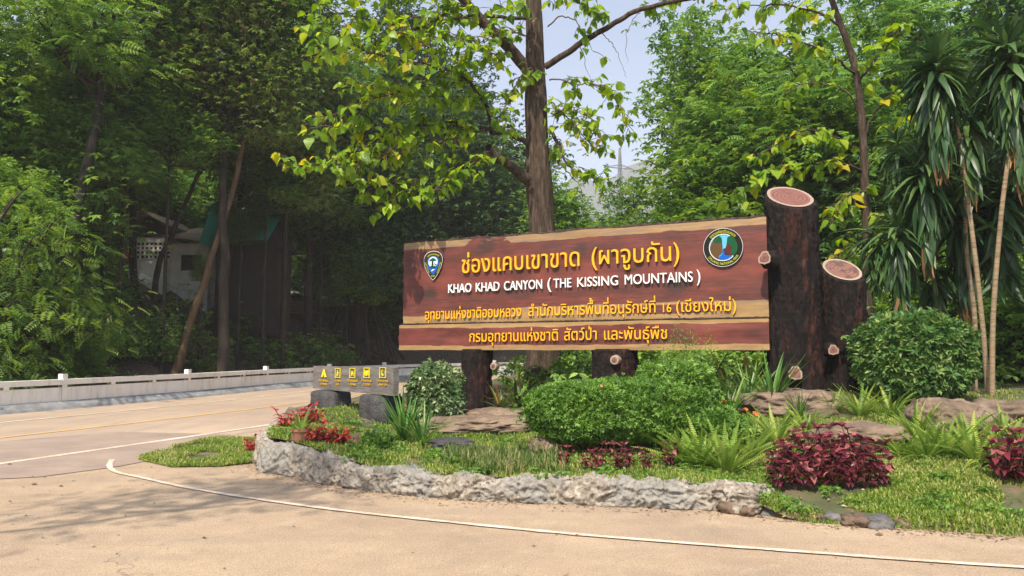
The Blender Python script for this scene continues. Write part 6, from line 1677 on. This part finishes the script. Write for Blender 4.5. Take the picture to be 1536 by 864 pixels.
# wire fence of tubes
fe = empty('mesh_fence', (X(415, 33), 33, 0), 0, 'thin grey tube fence running along the top of the dark bank', 'fence')
px_ = list(range(245, 610, 19)); prev = None
for k, px in enumerate(px_):
    D = 34.6 + .05 * (px - 245); x = X(px, D); z = bz(x, D); b = np.array([x, D, z]) - np.array([X(415, 33), 33, 0])
    a = Acc(); V, F = tube(np.array([b + (0, 0, -.2), b + (0, 0, 1.5)]), .016, 5); a.add(V, F); a.build('post', M['metal'], fe)
    if prev is not None:
        for h in (.15, .8, 1.45):
            a = Acc(); V, F = tube(np.array([prev + (0, 0, h), b + (0, 0, h)]), .014, 5); a.add(V, F); a.build('rail', M['metal'], fe)
    prev = b

# ---------------------------------------------------------------- power pylon on the far slope
pD = 330.0; pb_ = P(931, 335, pD); ptop = P(931, 222, pD)[2]
py_ = empty('power_pylon', (pb_[0], pD, 0), .35, 'steel lattice power pylon standing before the hazy hill', 'pylon')
M['steel'] = flat_mat('pylon_steel', (.22, .23, .24), .6)
a = Acc(); hw_ = lambda z: np.interp(z, [0, ptop * .55, ptop * .8, ptop], [4.2, 1.6, .9, .25])
lv = [0, 8, 15, 21, 27, 33, 39, 45, 51, 57, 63, 69, 75, 81, 87]; lv = [z for z in lv if z < ptop - 3] + [ptop]
for z0, z1 in zip(lv[:-1], lv[1:]):
    c0 = [np.array([sx * hw_(z0), sy * hw_(z0), z0]) for sx, sy in ((1, 1), (1, -1), (-1, -1), (-1, 1))]; c1 = [np.array([sx * hw_(z1), sy * hw_(z1), z1]) for sx, sy in ((1, 1), (1, -1), (-1, -1), (-1, 1))]
    for k in range(4):
        for p, q, r0 in ((c0[k], c1[k], .22), (c0[k], c1[(k + 1) % 4], .12), (c0[(k + 1) % 4], c1[k], .12), (c1[k], c1[(k + 1) % 4], .12)):
            V, F = tube(np.array([p, q]), r0, 4); a.add(V, F)
a.build('lattice', M['steel'], py_)
for h, w in ((.9, 7), (.79, 9.5), (.68, 8)):
    a = Acc(); z = ptop * h
    for s in (1, -1):
        for p, q in (((0, .8, z + 1.6), (s * w, 0, z)), ((0, -.8, z + 1.6), (s * w, 0, z)), ((0, .8, z), (s * w, 0, z)), ((0, -.8, z), (s * w, 0, z)), ((s * w, 0, z), (s * w, 0, z - 2))):
            V, F = tube(np.array([p, q], float), .14, 4); a.add(V, F)
    a.build('cross_arm', M['steel'], py_)
# middle-distance wood in front of the hills
def mass(n, x0, x1, y0, y1, h, seed, mat, label):
    r = np.random.default_rng(seed); a = Acc()
    k = 120; cx = r.uniform(x0, x1, k); cy = r.uniform(y0, y1, k); ch = h * r.uniform(.6, 1.1, k); cr = r.uniform(3.5, 6.5, k)
    i = r.integers(0, k, n); u = norm(r.normal(0, 1, (n, 3))); 
    pos = np.stack([cx[i] + u[:, 0] * cr[i], cy[i] + u[:, 1] * cr[i], ch[i] * .6 + u[:, 2] * ch[i] * .42 + r.normal(0, .4, n)], -1)
    d = norm(u + r.normal(0, .5, (n, 3))); V, F = scatter(ROS[0], ROS[1], pos, frames(d, jit=.4), r.uniform(.5, .95, n)); a.add(V, F, rnd=np.repeat(r.random(n), 5))
    tag(a.build('treeline', mat), kind='stuff', label=label)
mass(26000, -60, 140, 95, 170, 13, 5, M['mid'], 'hazy mass of trees in the middle distance below the hills')

# ---------------------------------------------------------------- the air
m = bpy.data.materials.new('haze'); m.use_nodes = True; nt = m.node_tree; nt.nodes.clear()
ou = nt.nodes.new('ShaderNodeOutputMaterial'); pv = nt.nodes.new('ShaderNodeVolumePrincipled')
pv.inputs['Color'].default_value = (.93, .95, 1, 1); pv.inputs['Density'].default_value = .0005; pv.inputs['Anisotropy'].default_value = .0
nt.links.new(pv.outputs[0], ou.inputs['Volume'])
HAZE = True
if HAZE:
    a = Acc(); V, F = box(-1450, 1450, -100, 2000, -2, 520); a.add(V, F)
    tag(a.build('haze', m), kind='stuff', label='pale dry-season haze over the valley')
